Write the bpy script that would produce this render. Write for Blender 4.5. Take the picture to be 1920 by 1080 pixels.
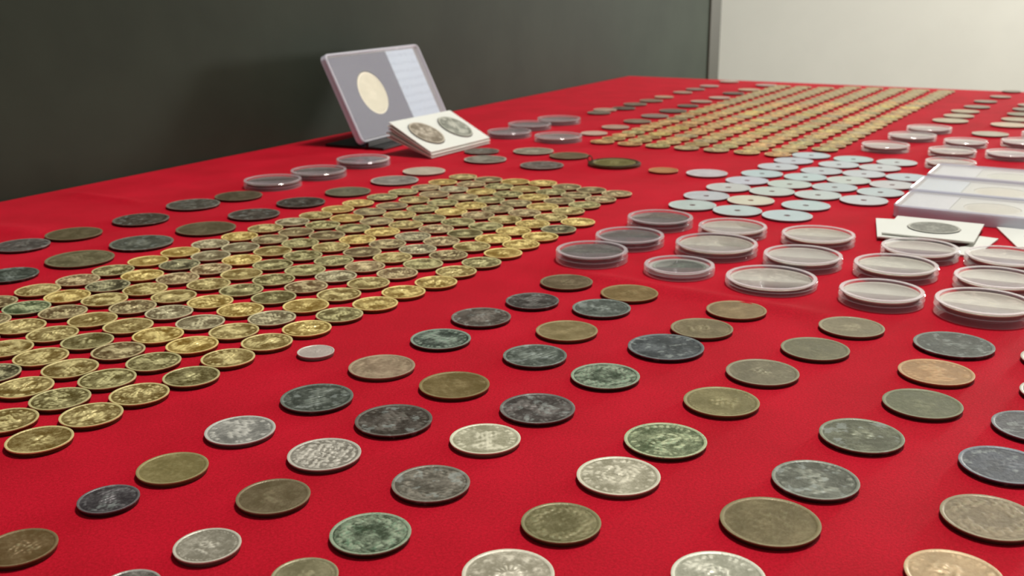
import bpy, bmesh, math, random
import numpy as np
from mathutils import Matrix, Vector

# ------------------------------------------------------------------ camera, world, light, exposure
for o in list(bpy.data.objects):
    bpy.data.objects.remove(o)
SC = bpy.context.scene
C = SC.collection

cam_d = bpy.data.cameras.new('camera')
cam = bpy.data.objects.new('camera', cam_d)
C.objects.link(cam)
RX = (0.99995416, -0.00275088, -0.00917140)
RY = (-0.00957506, -0.28728351, -0.95779774)
RZ = (0.0, 0.95784165, -0.28729668)
cam.matrix_world = Matrix(((RX[0], -RY[0], -RZ[0], 0.0), (RX[1], -RY[1], -RZ[1], 0.0),
                           (RX[2], -RY[2], -RZ[2], 0.1575578), (0, 0, 0, 1)))
cam_d.sensor_width = 36.0
cam_d.lens = 36.0 * 1933.54 / 1920.0
cam_d.clip_start = 0.01
cam_d.clip_end = 50
cam_d.dof.use_dof = True
cam_d.dof.focus_distance = 0.38
cam_d.dof.aperture_fstop = 26.0
SC.camera = cam

SC.view_settings.view_transform = 'Standard'
SC.view_settings.look = 'None'
SC.view_settings.gamma = 1
SC.view_settings.use_curve_mapping = False
SC.view_settings.exposure = 0.0
SC.cycles.transparent_max_bounces = 40
SC.cycles.max_bounces = 8

world = bpy.data.worlds.new('hall_daylight')
SC.world = world
world.use_nodes = True
bg = world.node_tree.nodes['Background']
bg.inputs['Color'].default_value = (0.84, 0.90, 0.86, 1)
bg.inputs['Strength'].default_value = 0.27

def area(name, loc, target, sx, sy, power, color):
    d = bpy.data.lights.new(name, 'AREA')
    d.shape = 'RECTANGLE'; d.size = sx; d.size_y = sy; d.energy = power; d.color = color
    o = bpy.data.objects.new(name, d)
    o.location = loc
    o.rotation_euler = (Vector(target) - Vector(loc)).to_track_quat('-Z', 'Y').to_euler()
    C.objects.link(o)
    return o

# ceiling lamp of the hall (above and a little behind the table), low window to the right
area('ceiling_lamp', (0.42, 0.75, 1.75), (0.0, 0.45, 0.0), 0.30, 0.30, 27.5, (1.0, 0.97, 0.91))
wall_fill = area('added_wall_fill', (2.1, 1.5, 1.7), (1.25, 2.95, 0.45), 0.9, 0.9, 30.0, (1.0, 0.98, 0.93))  # added fill light without a known source, brightens the white back wall
wall_fill.data.spread = math.radians(100)
area('low_window', (1.95, 2.45, 0.20), (-0.2, 1.0, 0.05), 0.40, 0.26, 20.0, (1.0, 0.98, 0.92))

LOOSE = [
(-142.9, 263.9, 10.5, 1.8, 'bronze', (118, 92, 56), 'glyph', 'worn bronze coin cut off by the lower left corner of the picture', 'assorted old coins spread over the front of the cloth'),
(-127.7, 292.4, 9.4, 1.8, 'dark', (78, 68, 72), 'portrait', 'small blackish coin with raised relief above the bronze corner coin', 'assorted old coins spread over the front of the cloth'),
(-88.6, 263.9, 9.6, 1.8, 'bright', (176, 168, 152), 'crest', 'pale grey coin with a small central crest near the bottom left', 'assorted old coins spread over the front of the cloth'),
(-114.2, 313.7, 11.7, 1.8, 'bronze', (146, 132, 84), 'worn', "olive golden coin just right of the nearer block's front tip", 'assorted old coins spread over the front of the cloth'),
(-99.0, 343.5, 12.6, 1.8, 'bright', (160, 158, 155), 'portrait', 'shiny silver coin with bright relief beside the near brass block', 'assorted old coins spread over the front of the cloth'),
(-65.0, 323.1, 12.6, 1.8, 'bright', (168, 160, 150), 'dense', 'silver coin covered in fine relief right of the shiny silver one', 'assorted old coins spread over the front of the cloth'),
(-76.0, 293.3, 11.6, 1.8, 'bronze', (116, 100, 72), 'worn', 'smooth brown coin below the finely covered silver coin', 'assorted old coins spread over the front of the cloth'),
(-42.3, 269.9, 12.0, 1.8, 'green', (120, 128, 100), 'wreath', 'green crusted coin with blackened centre near the bottom edge', 'assorted old coins spread over the front of the cloth'),
(-103.7, 243.0, 8.4, 1.8, 'silver', (140, 132, 122), 'worn', 'grey coin barely showing its top edge at the bottom left', 'assorted old coins spread over the front of the cloth'),
(-57.4, 247.4, 9.2, 1.8, 'bronze', (140, 132, 100), 'crest', 'olive grey coin cut by the bottom edge left of the rosette coin', 'assorted old coins spread over the front of the cloth'),
(-1.8, 247.5, 12.7, 1.8, 'bright', (208, 198, 176), 'rosette', 'large white silver coin with a rosette cut by the bottom edge', 'assorted old coins spread over the front of the cloth'),
(55.2, 245.2, 12.8, 1.8, 'bright', (208, 206, 186), 'arms', 'large whitish silver coin with coat of arms cut by the bottom edge', 'assorted old coins spread over the front of the cloth'),
(119.0, 245.1, 12.8, 1.8, 'bronze', (196, 166, 128), 'portrait', 'large tan coin with blotchy relief in the lower right corner', 'assorted old coins spread over the front of the cloth'),
(14.0, 275.1, 12.0, 1.8, 'bronze', (120, 112, 74), 'wreath', 'olive coin with beaded border above the large rosette coin', 'assorted old coins spread over the front of the cloth'),
(-26.8, 301.0, 12.7, 1.8, 'dark', (112, 102, 88), 'wreath', 'brownish grey coin with silvery raised wreath in the centre foreground', 'assorted old coins spread over the front of the cloth'),
(34.2, 305.1, 13.7, 1.8, 'bright', (198, 190, 164), 'arms', 'large cream silver coin in the centre foreground', 'assorted old coins spread over the front of the cloth'),
(-10.0, 334.3, 12.6, 1.8, 'bright', (206, 200, 170), 'portrait', 'thick cream white coin left of the green tinted pale coin', 'assorted old coins spread over the front of the cloth'),
(-44.2, 351.3, 14.3, 1.8, 'dark', (78, 64, 54), 'portrait', 'dark chocolate brown coin above the cream white coin', 'assorted old coins spread over the front of the cloth'),
(9.2, 360.9, 14.3, 1.8, 'dark', (88, 76, 72), 'portrait', 'dark coin with brown rim right of the chocolate brown coin', 'assorted old coins spread over the front of the cloth'),
(53.4, 331.7, 14.5, 1.8, 'green', (168, 168, 120), 'arms', 'large pale coin stained with green patches, right of centre', 'assorted old coins spread over the front of the cloth'),
(76.4, 274.7, 14.8, 1.8, 'bronze', (118, 104, 68), 'worn', 'biggest smooth olive brown coin in the right foreground', 'assorted old coins spread over the front of the cloth'),
(97.4, 301.0, 13.8, 1.8, 'dark', (110, 110, 96), 'portrait', 'grey green coin with mottled relief above the biggest olive coin', 'assorted old coins spread over the front of the cloth'),
(123.1, 334.1, 14.5, 1.8, 'dark', (108, 108, 84), 'spot', 'grey olive coin with bright speckled middle in the right foreground', 'assorted old coins spread over the front of the cloth'),
(155.3, 361.9, 14.5, 1.8, 'bronze', (108, 110, 86), 'worn', 'smooth grey green coin below the tan orange coin', 'assorted old coins spread over the front of the cloth'),
(79.8, 365.8, 14.4, 1.8, 'bronze', (136, 126, 84), 'crest', 'olive tan coin above the green stained pale coin', 'assorted old coins spread over the front of the cloth'),
(142.6, 275.9, 14.1, 1.8, 'bronze', (136, 120, 96), 'wreath', 'large grey tan coin with gold flecked ring at the right edge', 'assorted old coins spread over the front of the cloth'),
(162.6, 310.3, 14.1, 1.8, 'dark', (92, 94, 104), 'worn', 'smooth slate blue coin at the right edge', 'assorted old coins spread over the front of the cloth'),
(186.8, 340.3, 13.8, 1.8, 'dark', (98, 96, 100), 'spot', 'slate coin with a pale spot cut by the right edge', 'assorted old coins spread over the front of the cloth'),
(211.4, 370.4, 13.8, 1.8, 'silver', (150, 140, 120), 'worn', 'sliver of a pale coin at the right edge above the slate coins', 'assorted old coins spread over the front of the cloth'),
(229.6, 406.0, 14.6, 1.8, 'silver', (150, 140, 120), 'worn', 'sliver of a coin at the right edge beside the tan orange coin', 'assorted old coins spread over the front of the cloth'),
(-76.5, 373.3, 14.1, 1.8, 'dark', (86, 90, 80), 'portrait', 'dark green grey coin left of the chocolate brown coin', 'assorted old coins spread over the front of the cloth'),
(-55.1, 406.4, 14.0, 1.8, 'bronze', (160, 136, 112), 'wreath', 'tan coin with silvery wreath beside the tiny white coin', 'assorted old coins spread over the front of the cloth'),
(-86.3, 425.4, 8.1, 1.8, 'pale', (205, 190, 182), 'worn', 'tiny white silver coin beside the near brass block', 'assorted old coins spread over the front of the cloth'),
(-32.5, 440.6, 13.7, 1.8, 'green', (96, 100, 98), 'portrait', 'dark teal coin with silvery blotches above the tan wreath coin', 'assorted old coins spread over the front of the cloth'),
(-15.0, 471.5, 14.4, 1.8, 'dark', (92, 78, 68), 'portrait', 'dull brown coin, third back in the leftmost loose file', 'assorted old coins spread over the front of the cloth'),
(-23.5, 385.2, 14.2, 1.8, 'bronze', (126, 106, 60), 'worn', 'smooth golden brown coin right of the tan wreath coin', 'assorted old coins spread over the front of the cloth'),
(10.2, 496.8, 13.5, 1.8, 'dark', (74, 64, 60), 'portrait', 'near black brown coin, second back in the leftmost loose file', 'assorted old coins spread over the front of the cloth'),
(29.2, 530.1, 14.1, 1.8, 'bronze', (112, 94, 68), 'crest', 'brown olive coin at the tip of the loose file by the cloth crease', 'assorted old coins spread over the front of the cloth'),
(60.5, 508.6, 14.8, 1.8, 'bronze', (138, 112, 66), 'worn', 'golden olive coin touching the teal grey coin by the crease', 'assorted old coins spread over the front of the cloth'),
(44.0, 483.9, 14.4, 1.8, 'dark', (102, 108, 100), 'crest', 'teal grey coin overlapped by the golden olive coin behind', 'assorted old coins spread over the front of the cloth'),
(25.1, 450.4, 14.3, 1.8, 'bronze', (146, 128, 86), 'worn', 'pale olive tan coin in front of the teal grey coin', 'assorted old coins spread over the front of the cloth'),
(9.6, 417.8, 13.8, 1.8, 'dark', (92, 98, 88), 'portrait', 'dark green coin with streaky relief in the middle of the cloth', 'assorted old coins spread over the front of the cloth'),
(37.8, 393.4, 14.1, 1.8, 'green', (118, 124, 102), 'wreath', 'green mottled coin with light centre dot below the dark blue coin', 'assorted old coins spread over the front of the cloth'),
(67.5, 427.4, 16.7, 1.8, 'dark', (80, 84, 88), 'worn', 'large dark blue grey coin in the middle of the right half', 'assorted old coins spread over the front of the cloth'),
(87.7, 451.9, 14.3, 1.8, 'bronze', (128, 114, 84), 'crest', 'olive coin touching the back of the large blue grey coin', 'assorted old coins spread over the front of the cloth'),
(109.4, 478.9, 14.5, 1.8, 'bronze', (146, 122, 86), 'worn', 'tan bronze coin on the cloth crease right of centre', 'assorted old coins spread over the front of the cloth'),
(102.6, 395.9, 14.8, 1.8, 'bronze', (130, 122, 100), 'spot', 'olive grey coin with silvery flecks on its left half', 'assorted old coins spread over the front of the cloth'),
(132.0, 423.1, 14.6, 1.8, 'bronze', (120, 116, 92), 'worn', 'plain grey green coin right of the large blue grey coin', 'assorted old coins spread over the front of the cloth'),
(157.0, 451.8, 14.7, 1.8, 'bronze', (142, 132, 108), 'crest', 'greyish tan coin nearest in front of the clear capsules', 'assorted old coins spread over the front of the cloth'),
(194.1, 426.9, 16.8, 1.8, 'dark', (94, 96, 90), 'spot', 'large dark grey green coin below the right hand capsules', 'assorted old coins spread over the front of the cloth'),
(173.3, 394.1, 14.8, 1.8, 'bronze', (178, 138, 98), 'portrait', 'tan orange coin below the large dark grey green coin', 'assorted old coins spread over the front of the cloth'),
(-304.6, 622.7, 16.6, 1.8, 'dark', (100, 90, 84), 'spot', 'grey coin with a pale spot at the left edge by the dark board', 'assorted coins along the wall side and behind the near block'),
(-284.0, 652.0, 17.6, 1.8, 'bronze', (104, 92, 64), 'worn', 'olive brown coin beside the grey coin at the left edge', 'assorted coins along the wall side and behind the near block'),
(-254.3, 692.6, 18.7, 1.8, 'dark', (78, 64, 48), 'worn', 'dark brown coin with lighter centre, third from the left edge along the wall', 'assorted coins along the wall side and behind the near block'),
(-232.5, 740.5, 19.1, 1.8, 'dark', (100, 92, 80), 'worn', 'grey coin fourth along the wall side row', 'assorted coins along the wall side and behind the near block'),
(-206.8, 770.1, 17.7, 1.8, 'bronze', (92, 80, 60), 'worn', 'olive brown coin in front of the leftmost clear capsule', 'assorted coins along the wall side and behind the near block'),
(-280.5, 554.9, 15.1, 1.8, 'dark', (72, 78, 66), 'portrait', 'dark green coin at the left edge just behind the near brass block', 'assorted coins along the wall side and behind the near block'),
(-254.8, 588.6, 19.3, 1.8, 'bronze', (112, 104, 74), 'portrait', 'large olive coin beside the left corner of the near brass block', 'assorted coins along the wall side and behind the near block'),
(-231.2, 626.1, 19.2, 1.8, 'dark', (98, 98, 84), 'crest', 'large grey green coin in the inner row behind the near brass block', 'assorted coins along the wall side and behind the near block'),
(-201.5, 663.6, 19.3, 1.8, 'bronze', (104, 92, 66), 'worn', 'broad olive brown coin between grey green and dark coins behind the block', 'assorted coins along the wall side and behind the near block'),
(-179.7, 705.2, 17.8, 1.8, 'dark', (88, 76, 66), 'worn', 'dull dark brown coin in the inner row behind the near brass block', 'assorted coins along the wall side and behind the near block'),
(-154.5, 744.3, 17.7, 1.8, 'dark', (70, 56, 44), 'worn', 'darkest brown coin behind the near brass block', 'assorted coins along the wall side and behind the near block'),
(-125.7, 782.6, 17.5, 1.8, 'bronze', (110, 106, 84), 'crest', 'grey green coin beside the darkest brown coin behind the block', 'assorted coins along the wall side and behind the near block'),
(-94.4, 827.1, 19.4, 1.8, 'bright', (146, 136, 130), 'worn', 'silver grey coin below the small pointed card stack', 'assorted coins along the wall side and behind the near block'),
(-73.8, 868.3, 18.1, 1.8, 'pale', (206, 190, 170), 'worn', 'cream silver coin at the far left corner of the near brass block', 'assorted coins along the wall side and behind the near block'),
(-23.0, 924.9, 19.3, 1.8, 'bright', (140, 130, 118), 'worn', 'grey silver coin nearest the white coin card', 'assorted coins along the wall side and behind the near block'),
(-27.5, 971.7, 16.6, 1.8, 'dark', (120, 104, 92), 'worn', 'dull coin peeping out behind the grey silver coin by the card', 'assorted coins along the wall side and behind the near block'),
(21.4, 968.8, 19.1, 1.8, 'bright', (156, 144, 124), 'crest', 'greyish cream coin in front of the far left capsules', 'assorted coins along the wall side and behind the near block'),
(53.5, 940.9, 18.1, 1.8, 'bronze', (116, 98, 72), 'worn', 'brown coin between the cream coin and the looped medal', 'assorted coins along the wall side and behind the near block'),
(27.0, 891.6, 19.1, 1.8, 'dark', (124, 104, 96), 'worn', 'brown grey coin behind the far edge of the near brass block', 'assorted coins along the wall side and behind the near block'),
(128.6, 861.0, 12.5, 1.8, 'bronze', (196, 134, 84), 'worn', 'small orange copper coin alone between the two brass blocks', 'assorted coins along the wall side and behind the near block'),
(162.4, 845.7, 17.0, 1.8, 'pale', (212, 204, 212), 'worn', 'white silver coin alone left of the holed coins', 'assorted coins along the wall side and behind the near block'),
(87.6, 1081.7, 13.9, 1.8, 'pale', (224, 190, 172), 'worn', 'bright cream coin touching the far left capsule', 'assorted coins along the wall side and behind the near block'),
(107.0, 1253.3, 14.1, 1.9, 'pale', (120, 104, 88), 'worn', 'grey large coin in the blurred row nearest the dark board, nearest of its row', 'large coins in two rows beside the far brass block'),
(116.8, 1281.1, 14.4, 1.9, 'pale', (196, 160, 140), 'worn', 'pinkish large coin in the blurred row nearest the dark board, second of its row', 'large coins in two rows beside the far brass block'),
(141.6, 1296.7, 14.5, 1.9, 'pale', (88, 70, 56), 'worn', 'dark large coin in the blurred row nearest the dark board, third of its row', 'large coins in two rows beside the far brass block'),
(160.6, 1337.5, 15.0, 1.9, 'pale', (130, 112, 92), 'worn', 'grey large coin in the blurred row nearest the dark board, fourth of its row', 'large coins in two rows beside the far brass block'),
(186.1, 1374.7, 15.4, 1.9, 'pale', (140, 118, 96), 'worn', 'tan large coin in the blurred row nearest the dark board, fifth of its row', 'large coins in two rows beside the far brass block'),
(209.2, 1417.6, 12.9, 1.9, 'pale', (206, 172, 140), 'worn', 'pinkish large coin in the blurred row nearest the dark board, sixth of its row', 'large coins in two rows beside the far brass block'),
(243.5, 1472.9, 13.4, 1.9, 'pale', (190, 160, 140), 'worn', 'pinkish large coin in the blurred row nearest the dark board, seventh of its row', 'large coins in two rows beside the far brass block'),
(268.8, 1514.6, 13.7, 1.9, 'pale', (150, 130, 120), 'worn', 'grey large coin in the blurred row nearest the dark board, eighth of its row', 'large coins in two rows beside the far brass block'),
(297.1, 1558.5, 14.1, 1.9, 'pale', (190, 160, 150), 'worn', 'pinkish large coin in the blurred row nearest the dark board, ninth of its row', 'large coins in two rows beside the far brass block'),
(340.1, 1625.1, 14.6, 1.9, 'pale', (200, 170, 155), 'worn', 'pinkish large coin in the blurred row nearest the dark board, tenth of its row', 'large coins in two rows beside the far brass block'),
(114.4, 1126.6, 15.0, 1.9, 'pale', (196, 160, 140), 'worn', 'pinkish large coin in the row beside the far brass block, nearest of its row', 'large coins in two rows beside the far brass block'),
(143.8, 1172.8, 15.6, 1.9, 'pale', (140, 118, 96), 'worn', 'tan large coin in the row beside the far brass block, second of its row', 'large coins in two rows beside the far brass block'),
(169.8, 1218.3, 16.2, 1.9, 'pale', (150, 130, 120), 'worn', 'grey large coin in the row beside the far brass block, third of its row', 'large coins in two rows beside the far brass block'),
(198.2, 1264.7, 16.7, 1.9, 'pale', (104, 96, 82), 'worn', 'dark grey large coin in the row beside the far brass block, fourth of its row', 'large coins in two rows beside the far brass block'),
(224.7, 1314.8, 13.3, 1.9, 'pale', (104, 96, 82), 'worn', 'dark grey large coin in the row beside the far brass block, fifth of its row', 'large coins in two rows beside the far brass block'),
(249.7, 1360.0, 13.7, 1.9, 'pale', (190, 160, 140), 'worn', 'pinkish large coin in the row beside the far brass block, sixth of its row', 'large coins in two rows beside the far brass block'),
(281.5, 1401.5, 14.1, 1.9, 'pale', (200, 170, 155), 'worn', 'pinkish large coin in the row beside the far brass block, seventh of its row', 'large coins in two rows beside the far brass block'),
(311.5, 1456.2, 14.6, 1.9, 'pale', (88, 70, 56), 'worn', 'dark large coin in the row beside the far brass block, eighth of its row', 'large coins in two rows beside the far brass block'),
(342.9, 1500.2, 15.0, 1.9, 'pale', (206, 172, 140), 'worn', 'pinkish large coin in the row beside the far brass block, ninth of its row', 'large coins in two rows beside the far brass block'),
(383.1, 1562.9, 15.5, 1.9, 'pale', (190, 160, 150), 'worn', 'pinkish large coin in the row beside the far brass block, tenth of its row', 'large coins in two rows beside the far brass block'),
(489.9, 1152.3, 18.7, 1.9, 'pale', (204, 190, 162), 'worn', 'silver coin in the row right of the far brass block, nearest of seven', 'silver coins in rows at the far right'),
(516.1, 1192.3, 16.4, 1.9, 'pale', (204, 190, 162), 'worn', 'silver coin in the row right of the far brass block, second of seven', 'silver coins in rows at the far right'),
(540.6, 1232.7, 15.8, 1.9, 'pale', (196, 180, 150), 'worn', 'silver coin in the row right of the far brass block, third of seven', 'silver coins in rows at the far right'),
(573.1, 1275.4, 15.0, 1.9, 'pale', (150, 140, 122), 'worn', 'silver coin in the row right of the far brass block, fourth of seven', 'silver coins in rows at the far right'),
(607.8, 1329.9, 13.7, 1.9, 'pale', (150, 140, 122), 'worn', 'silver coin in the row right of the far brass block, fifth of seven', 'silver coins in rows at the far right'),
(650.8, 1382.2, 12.9, 1.9, 'pale', (180, 160, 142), 'worn', 'silver coin in the row right of the far brass block, sixth of seven', 'silver coins in rows at the far right'),
(695.4, 1445.9, 12.1, 1.9, 'pale', (150, 136, 120), 'worn', 'silver coin in the row right of the far brass block, seventh of seven', 'silver coins in rows at the far right'),
(488.4, 1049.4, 17.4, 1.9, 'pale', (196, 186, 166), 'worn', 'silver coin in the rightmost far row at the picture edge, nearest of six', 'silver coins in rows at the far right'),
(538.0, 1113.9, 18.8, 1.9, 'pale', (222, 198, 172), 'worn', 'silver coin in the rightmost far row at the picture edge, second of six', 'silver coins in rows at the far right'),
(566.4, 1155.7, 16.7, 1.9, 'pale', (190, 178, 150), 'worn', 'silver coin in the rightmost far row at the picture edge, third of six', 'silver coins in rows at the far right'),
(593.3, 1201.0, 16.2, 1.9, 'pale', (150, 144, 120), 'worn', 'silver coin in the rightmost far row at the picture edge, fourth of six', 'silver coins in rows at the far right'),
(619.9, 1244.7, 16.1, 1.9, 'pale', (140, 134, 116), 'worn', 'silver coin in the rightmost far row at the picture edge, fifth of six', 'silver coins in rows at the far right'),
(645.2, 1286.3, 15.4, 1.9, 'pale', (170, 150, 130), 'worn', 'silver coin in the rightmost far row at the picture edge, sixth of six', 'silver coins in rows at the far right'),
(129.4, 722.1, 16.9, 1.6, 'alu', (197, 208, 203), 'holed', 'pale silvery holed coin, first from front in left file of holed coins', 'pale coins with centre holes laid in a block'),
(145.3, 754.4, 16.9, 1.6, 'alu', (201, 202, 206), 'holed', 'pale silvery holed coin, second from front in left file of holed coins', 'pale coins with centre holes laid in a block'),
(167.9, 785.3, 16.9, 1.6, 'alu', (206, 205, 202), 'holed', 'pale silvery holed coin, third from front in left file of holed coins', 'pale coins with centre holes laid in a block'),
(188.4, 812.6, 16.9, 1.6, 'alu', (203, 202, 214), 'holed', 'pale silvery holed coin, fourth from front in left file of holed coins', 'pale coins with centre holes laid in a block'),
(207.3, 842.1, 16.9, 1.6, 'alu', (192, 210, 213), 'holed', 'pale silvery holed coin, fifth from front in left file of holed coins', 'pale coins with centre holes laid in a block'),
(228.4, 873.8, 16.9, 1.6, 'alu', (201, 205, 211), 'holed', 'pale silvery holed coin, sixth from front in left file of holed coins', 'pale coins with centre holes laid in a block'),
(249.2, 902.3, 16.9, 1.6, 'alu', (200, 204, 213), 'holed', 'pale silvery holed coin, seventh from front in left file of holed coins', 'pale coins with centre holes laid in a block'),
(272.4, 929.6, 16.9, 1.6, 'alu', (197, 209, 214), 'holed', 'pale silvery holed coin, eighth from front in left file of holed coins', 'pale coins with centre holes laid in a block'),
(157.4, 702.9, 16.9, 1.6, 'alu', (195, 209, 208), 'holed', 'pale silvery holed coin, first from front in second file of holed coins', 'pale coins with centre holes laid in a block'),
(174.3, 736.5, 16.9, 1.6, 'alu', (222, 214, 190), 'holed', 'cream white holed coin, second from front in second file of holed coins', 'pale coins with centre holes laid in a block'),
(197.5, 768.5, 16.9, 1.6, 'alu', (202, 210, 202), 'holed', 'pale silvery holed coin, third from front in second file of holed coins', 'pale coins with centre holes laid in a block'),
(218.0, 795.8, 16.9, 1.6, 'alu', (200, 210, 202), 'holed', 'pale silvery holed coin, fourth from front in second file of holed coins', 'pale coins with centre holes laid in a block'),
(238.3, 824.9, 16.9, 1.6, 'alu', (194, 211, 212), 'holed', 'pale silvery holed coin, fifth from front in second file of holed coins', 'pale coins with centre holes laid in a block'),
(259.2, 851.8, 16.9, 1.6, 'alu', (197, 203, 207), 'holed', 'pale silvery holed coin, sixth from front in second file of holed coins', 'pale coins with centre holes laid in a block'),
(282.6, 881.1, 16.9, 1.6, 'alu', (204, 210, 214), 'holed', 'pale silvery holed coin, seventh from front in second file of holed coins', 'pale coins with centre holes laid in a block'),
(303.7, 907.8, 16.9, 1.6, 'alu', (193, 212, 211), 'holed', 'pale silvery holed coin, eighth from front in second file of holed coins', 'pale coins with centre holes laid in a block'),
(187.6, 685.6, 16.9, 1.6, 'alu', (194, 209, 212), 'holed', 'pale silvery holed coin, first from front in third file of holed coins', 'pale coins with centre holes laid in a block'),
(209.1, 717.4, 16.9, 1.6, 'alu', (193, 210, 210), 'holed', 'pale silvery holed coin, second from front in third file of holed coins', 'pale coins with centre holes laid in a block'),
(228.0, 753.4, 16.9, 1.6, 'alu', (201, 209, 206), 'holed', 'pale silvery holed coin, third from front in third file of holed coins', 'pale coins with centre holes laid in a block'),
(249.0, 781.8, 16.9, 1.6, 'alu', (192, 202, 204), 'holed', 'pale silvery holed coin, fourth from front in third file of holed coins', 'pale coins with centre holes laid in a block'),
(268.7, 809.6, 16.9, 1.6, 'alu', (203, 210, 203), 'holed', 'pale silvery holed coin, fifth from front in third file of holed coins', 'pale coins with centre holes laid in a block'),
(289.6, 836.5, 16.9, 1.6, 'alu', (203, 206, 210), 'holed', 'pale silvery holed coin, sixth from front in third file of holed coins', 'pale coins with centre holes laid in a block'),
(312.1, 864.0, 16.9, 1.6, 'alu', (206, 207, 208), 'holed', 'pale silvery holed coin, seventh from front in third file of holed coins', 'pale coins with centre holes laid in a block'),
(335.6, 889.2, 16.9, 1.6, 'alu', (204, 210, 210), 'holed', 'pale silvery holed coin, eighth from front in third file of holed coins', 'pale coins with centre holes laid in a block'),
(255.4, 733.1, 16.9, 1.6, 'alu', (205, 207, 210), 'holed', 'pale silvery holed coin, first from front in right file of holed coins', 'pale coins with centre holes laid in a block'),
(277.0, 760.9, 16.9, 1.6, 'alu', (193, 203, 205), 'holed', 'pale silvery holed coin, second from front in right file of holed coins', 'pale coins with centre holes laid in a block'),
(296.0, 789.2, 16.9, 1.6, 'alu', (206, 203, 204), 'holed', 'pale silvery holed coin, third from front in right file of holed coins', 'pale coins with centre holes laid in a block'),
(319.0, 819.4, 16.9, 1.6, 'alu', (195, 207, 213), 'holed', 'pale silvery holed coin, fourth from front in right file of holed coins', 'pale coins with centre holes laid in a block'),
]
CAPSULES = [
(46.6, 579.9, 21.0, 6.3, 'dark', (84, 80, 66), "clear capsule with dark coin nearest the near brass block's right edge"),
(72.7, 616.4, 21.2, 6, 'dark', (82, 70, 66), 'clear capsule holding a dark brown coin, middle of the three dark ones'),
(98.1, 664.3, 21.6, 6.3, 'dark', (76, 66, 58), 'clear capsule holding a dark coin beside the holed coins'),
(93.0, 551.8, 19.6, 4.6, 'green', (104, 118, 100), 'shallow clear capsule with a dark green coin in a pale ring'),
(121.6, 593.6, 24.2, 6.3, 'silver', (190, 184, 160), 'tall wide clear capsule with a pale coin and bright glint, beside dark coin capsules'),
(140.4, 637.8, 21.5, 6, 'silver', (186, 178, 158), 'clear capsule with pale coin just in front of the holed coins'),
(137.9, 526.4, 24.0, 4.2, 'silver', (200, 194, 174), 'flat wide capsule filled by a large pale silver coin nearest the cloth crease'),
(165.0, 564.7, 21.9, 6.3, 'silver', (188, 184, 168), 'clear capsule with pale coin behind the flat wide capsule'),
(188.1, 614.6, 22.0, 6, 'silver', (190, 186, 162), 'clear capsule with pale coin at the back of the middle file'),
(185.6, 495.2, 20.7, 6, 'silver', (190, 188, 170), 'clear capsule with pale coin at the front, right of the flat wide capsule'),
(209.8, 542.7, 22.2, 6.3, 'silver', (184, 184, 160), 'clear capsule with pale coin, second from front in the file below the white flip'),
(237.3, 580.0, 21.7, 6, 'silver', (182, 172, 156), 'clear capsule with pale coin standing against the white coin flips'),
(227.1, 472.2, 22.7, 7, 'silver', (184, 176, 152), 'largest clear capsule with silver coin in the right hand file'),
(253.1, 515.0, 21.7, 6.3, 'silver', (186, 180, 162), 'clear capsule directly behind the largest one at the right edge'),
(277.6, 558.2, 22.0, 6.3, 'silver', (184, 172, 156), 'clear capsule at the right edge beneath the lying slabs'),
(-190.3, 814.4, 22.9, 5.6, 'silver', (120, 112, 104), 'leftmost clear capsule near the dark board'),
(-161.0, 855.9, 23.3, 5.6, 'silver', (130, 122, 116), 'middle clear capsule of the three near the dark board'),
(-130.9, 910.2, 23.9, 5.6, 'silver', (110, 96, 92), 'clear capsule in front of the standing grey case'),
(-1.2, 1075.0, 23.3, 5.6, 'silver', (150, 140, 140), 'clear capsule right of the white double coin card'),
(21.0, 1131.1, 23.9, 5.6, 'silver', (140, 130, 130), 'clear capsule squeezed in the middle of the far left cluster'),
(55.0, 1173.5, 24.7, 5.6, 'silver', (150, 130, 128), 'furthest clear capsule of the cluster beside the dark board'),
(48.3, 1041.3, 24.2, 5.6, 'silver', (196, 176, 166), 'milky clear capsule nearest the corner of the far brass block'),
(350.4, 960.5, 21.6, 6, 'silver', (204, 190, 182), 'clear capsule right of the far brass block, first of its file'),
(400.0, 1025.9, 22.9, 5, 'silver', (200, 190, 184), 'clear capsule right of the far brass block, middle of its file'),
(436.9, 1077.1, 22.3, 5, 'silver', (200, 186, 182), 'furthest clear capsule of the file right of the far brass block'),
(433.9, 980.9, 19.7, 5.6, 'silver', (198, 188, 182), 'clear capsule behind the lying slabs, beside a plain silver coin'),
(399.6, 928.6, 20.5, 5.6, 'silver', (200, 192, 176), 'clear capsule behind the lying slabs, middle of its file'),
(373.2, 867.7, 20.5, 5.6, 'silver', (200, 186, 168), 'clear capsule touching the back corner of the lying slabs'),
(443.6, 911.1, 20.2, 5.6, 'silver', (200, 184, 186), "clear capsule behind the slabs near the picture's right edge"),
(487.7, 977.5, 20.1, 5.6, 'silver', (200, 186, 188), 'clear capsule cut by the right edge behind the slabs'),
(530.1, 1024.0, 20.4, 5.6, 'silver', (200, 186, 188), 'clear capsule mostly outside the right edge'),
]
MEDAL = (90.7, 896.3, 23.2)
TONES = {'B': ((188, 162, 92), 'pale brass'), 'G': ((226, 190, 92), 'bright golden'), 'O': ((150, 140, 86), 'olive brass'), 'D': ((150, 124, 90), 'dull brown'), 'S': ((172, 160, 140), 'greyish silver'), 'K': ((100, 98, 80), 'dark tarnished'), 'P': ((172, 140, 108), 'pinkish brown'), 'T': ((110, 140, 110), 'greenish'), 'W': ((204, 162, 96), 'warm brass'), 'C': ((216, 148, 84), 'coppery'), 'E': ((170, 154, 90), 'greenish brass')}
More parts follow.
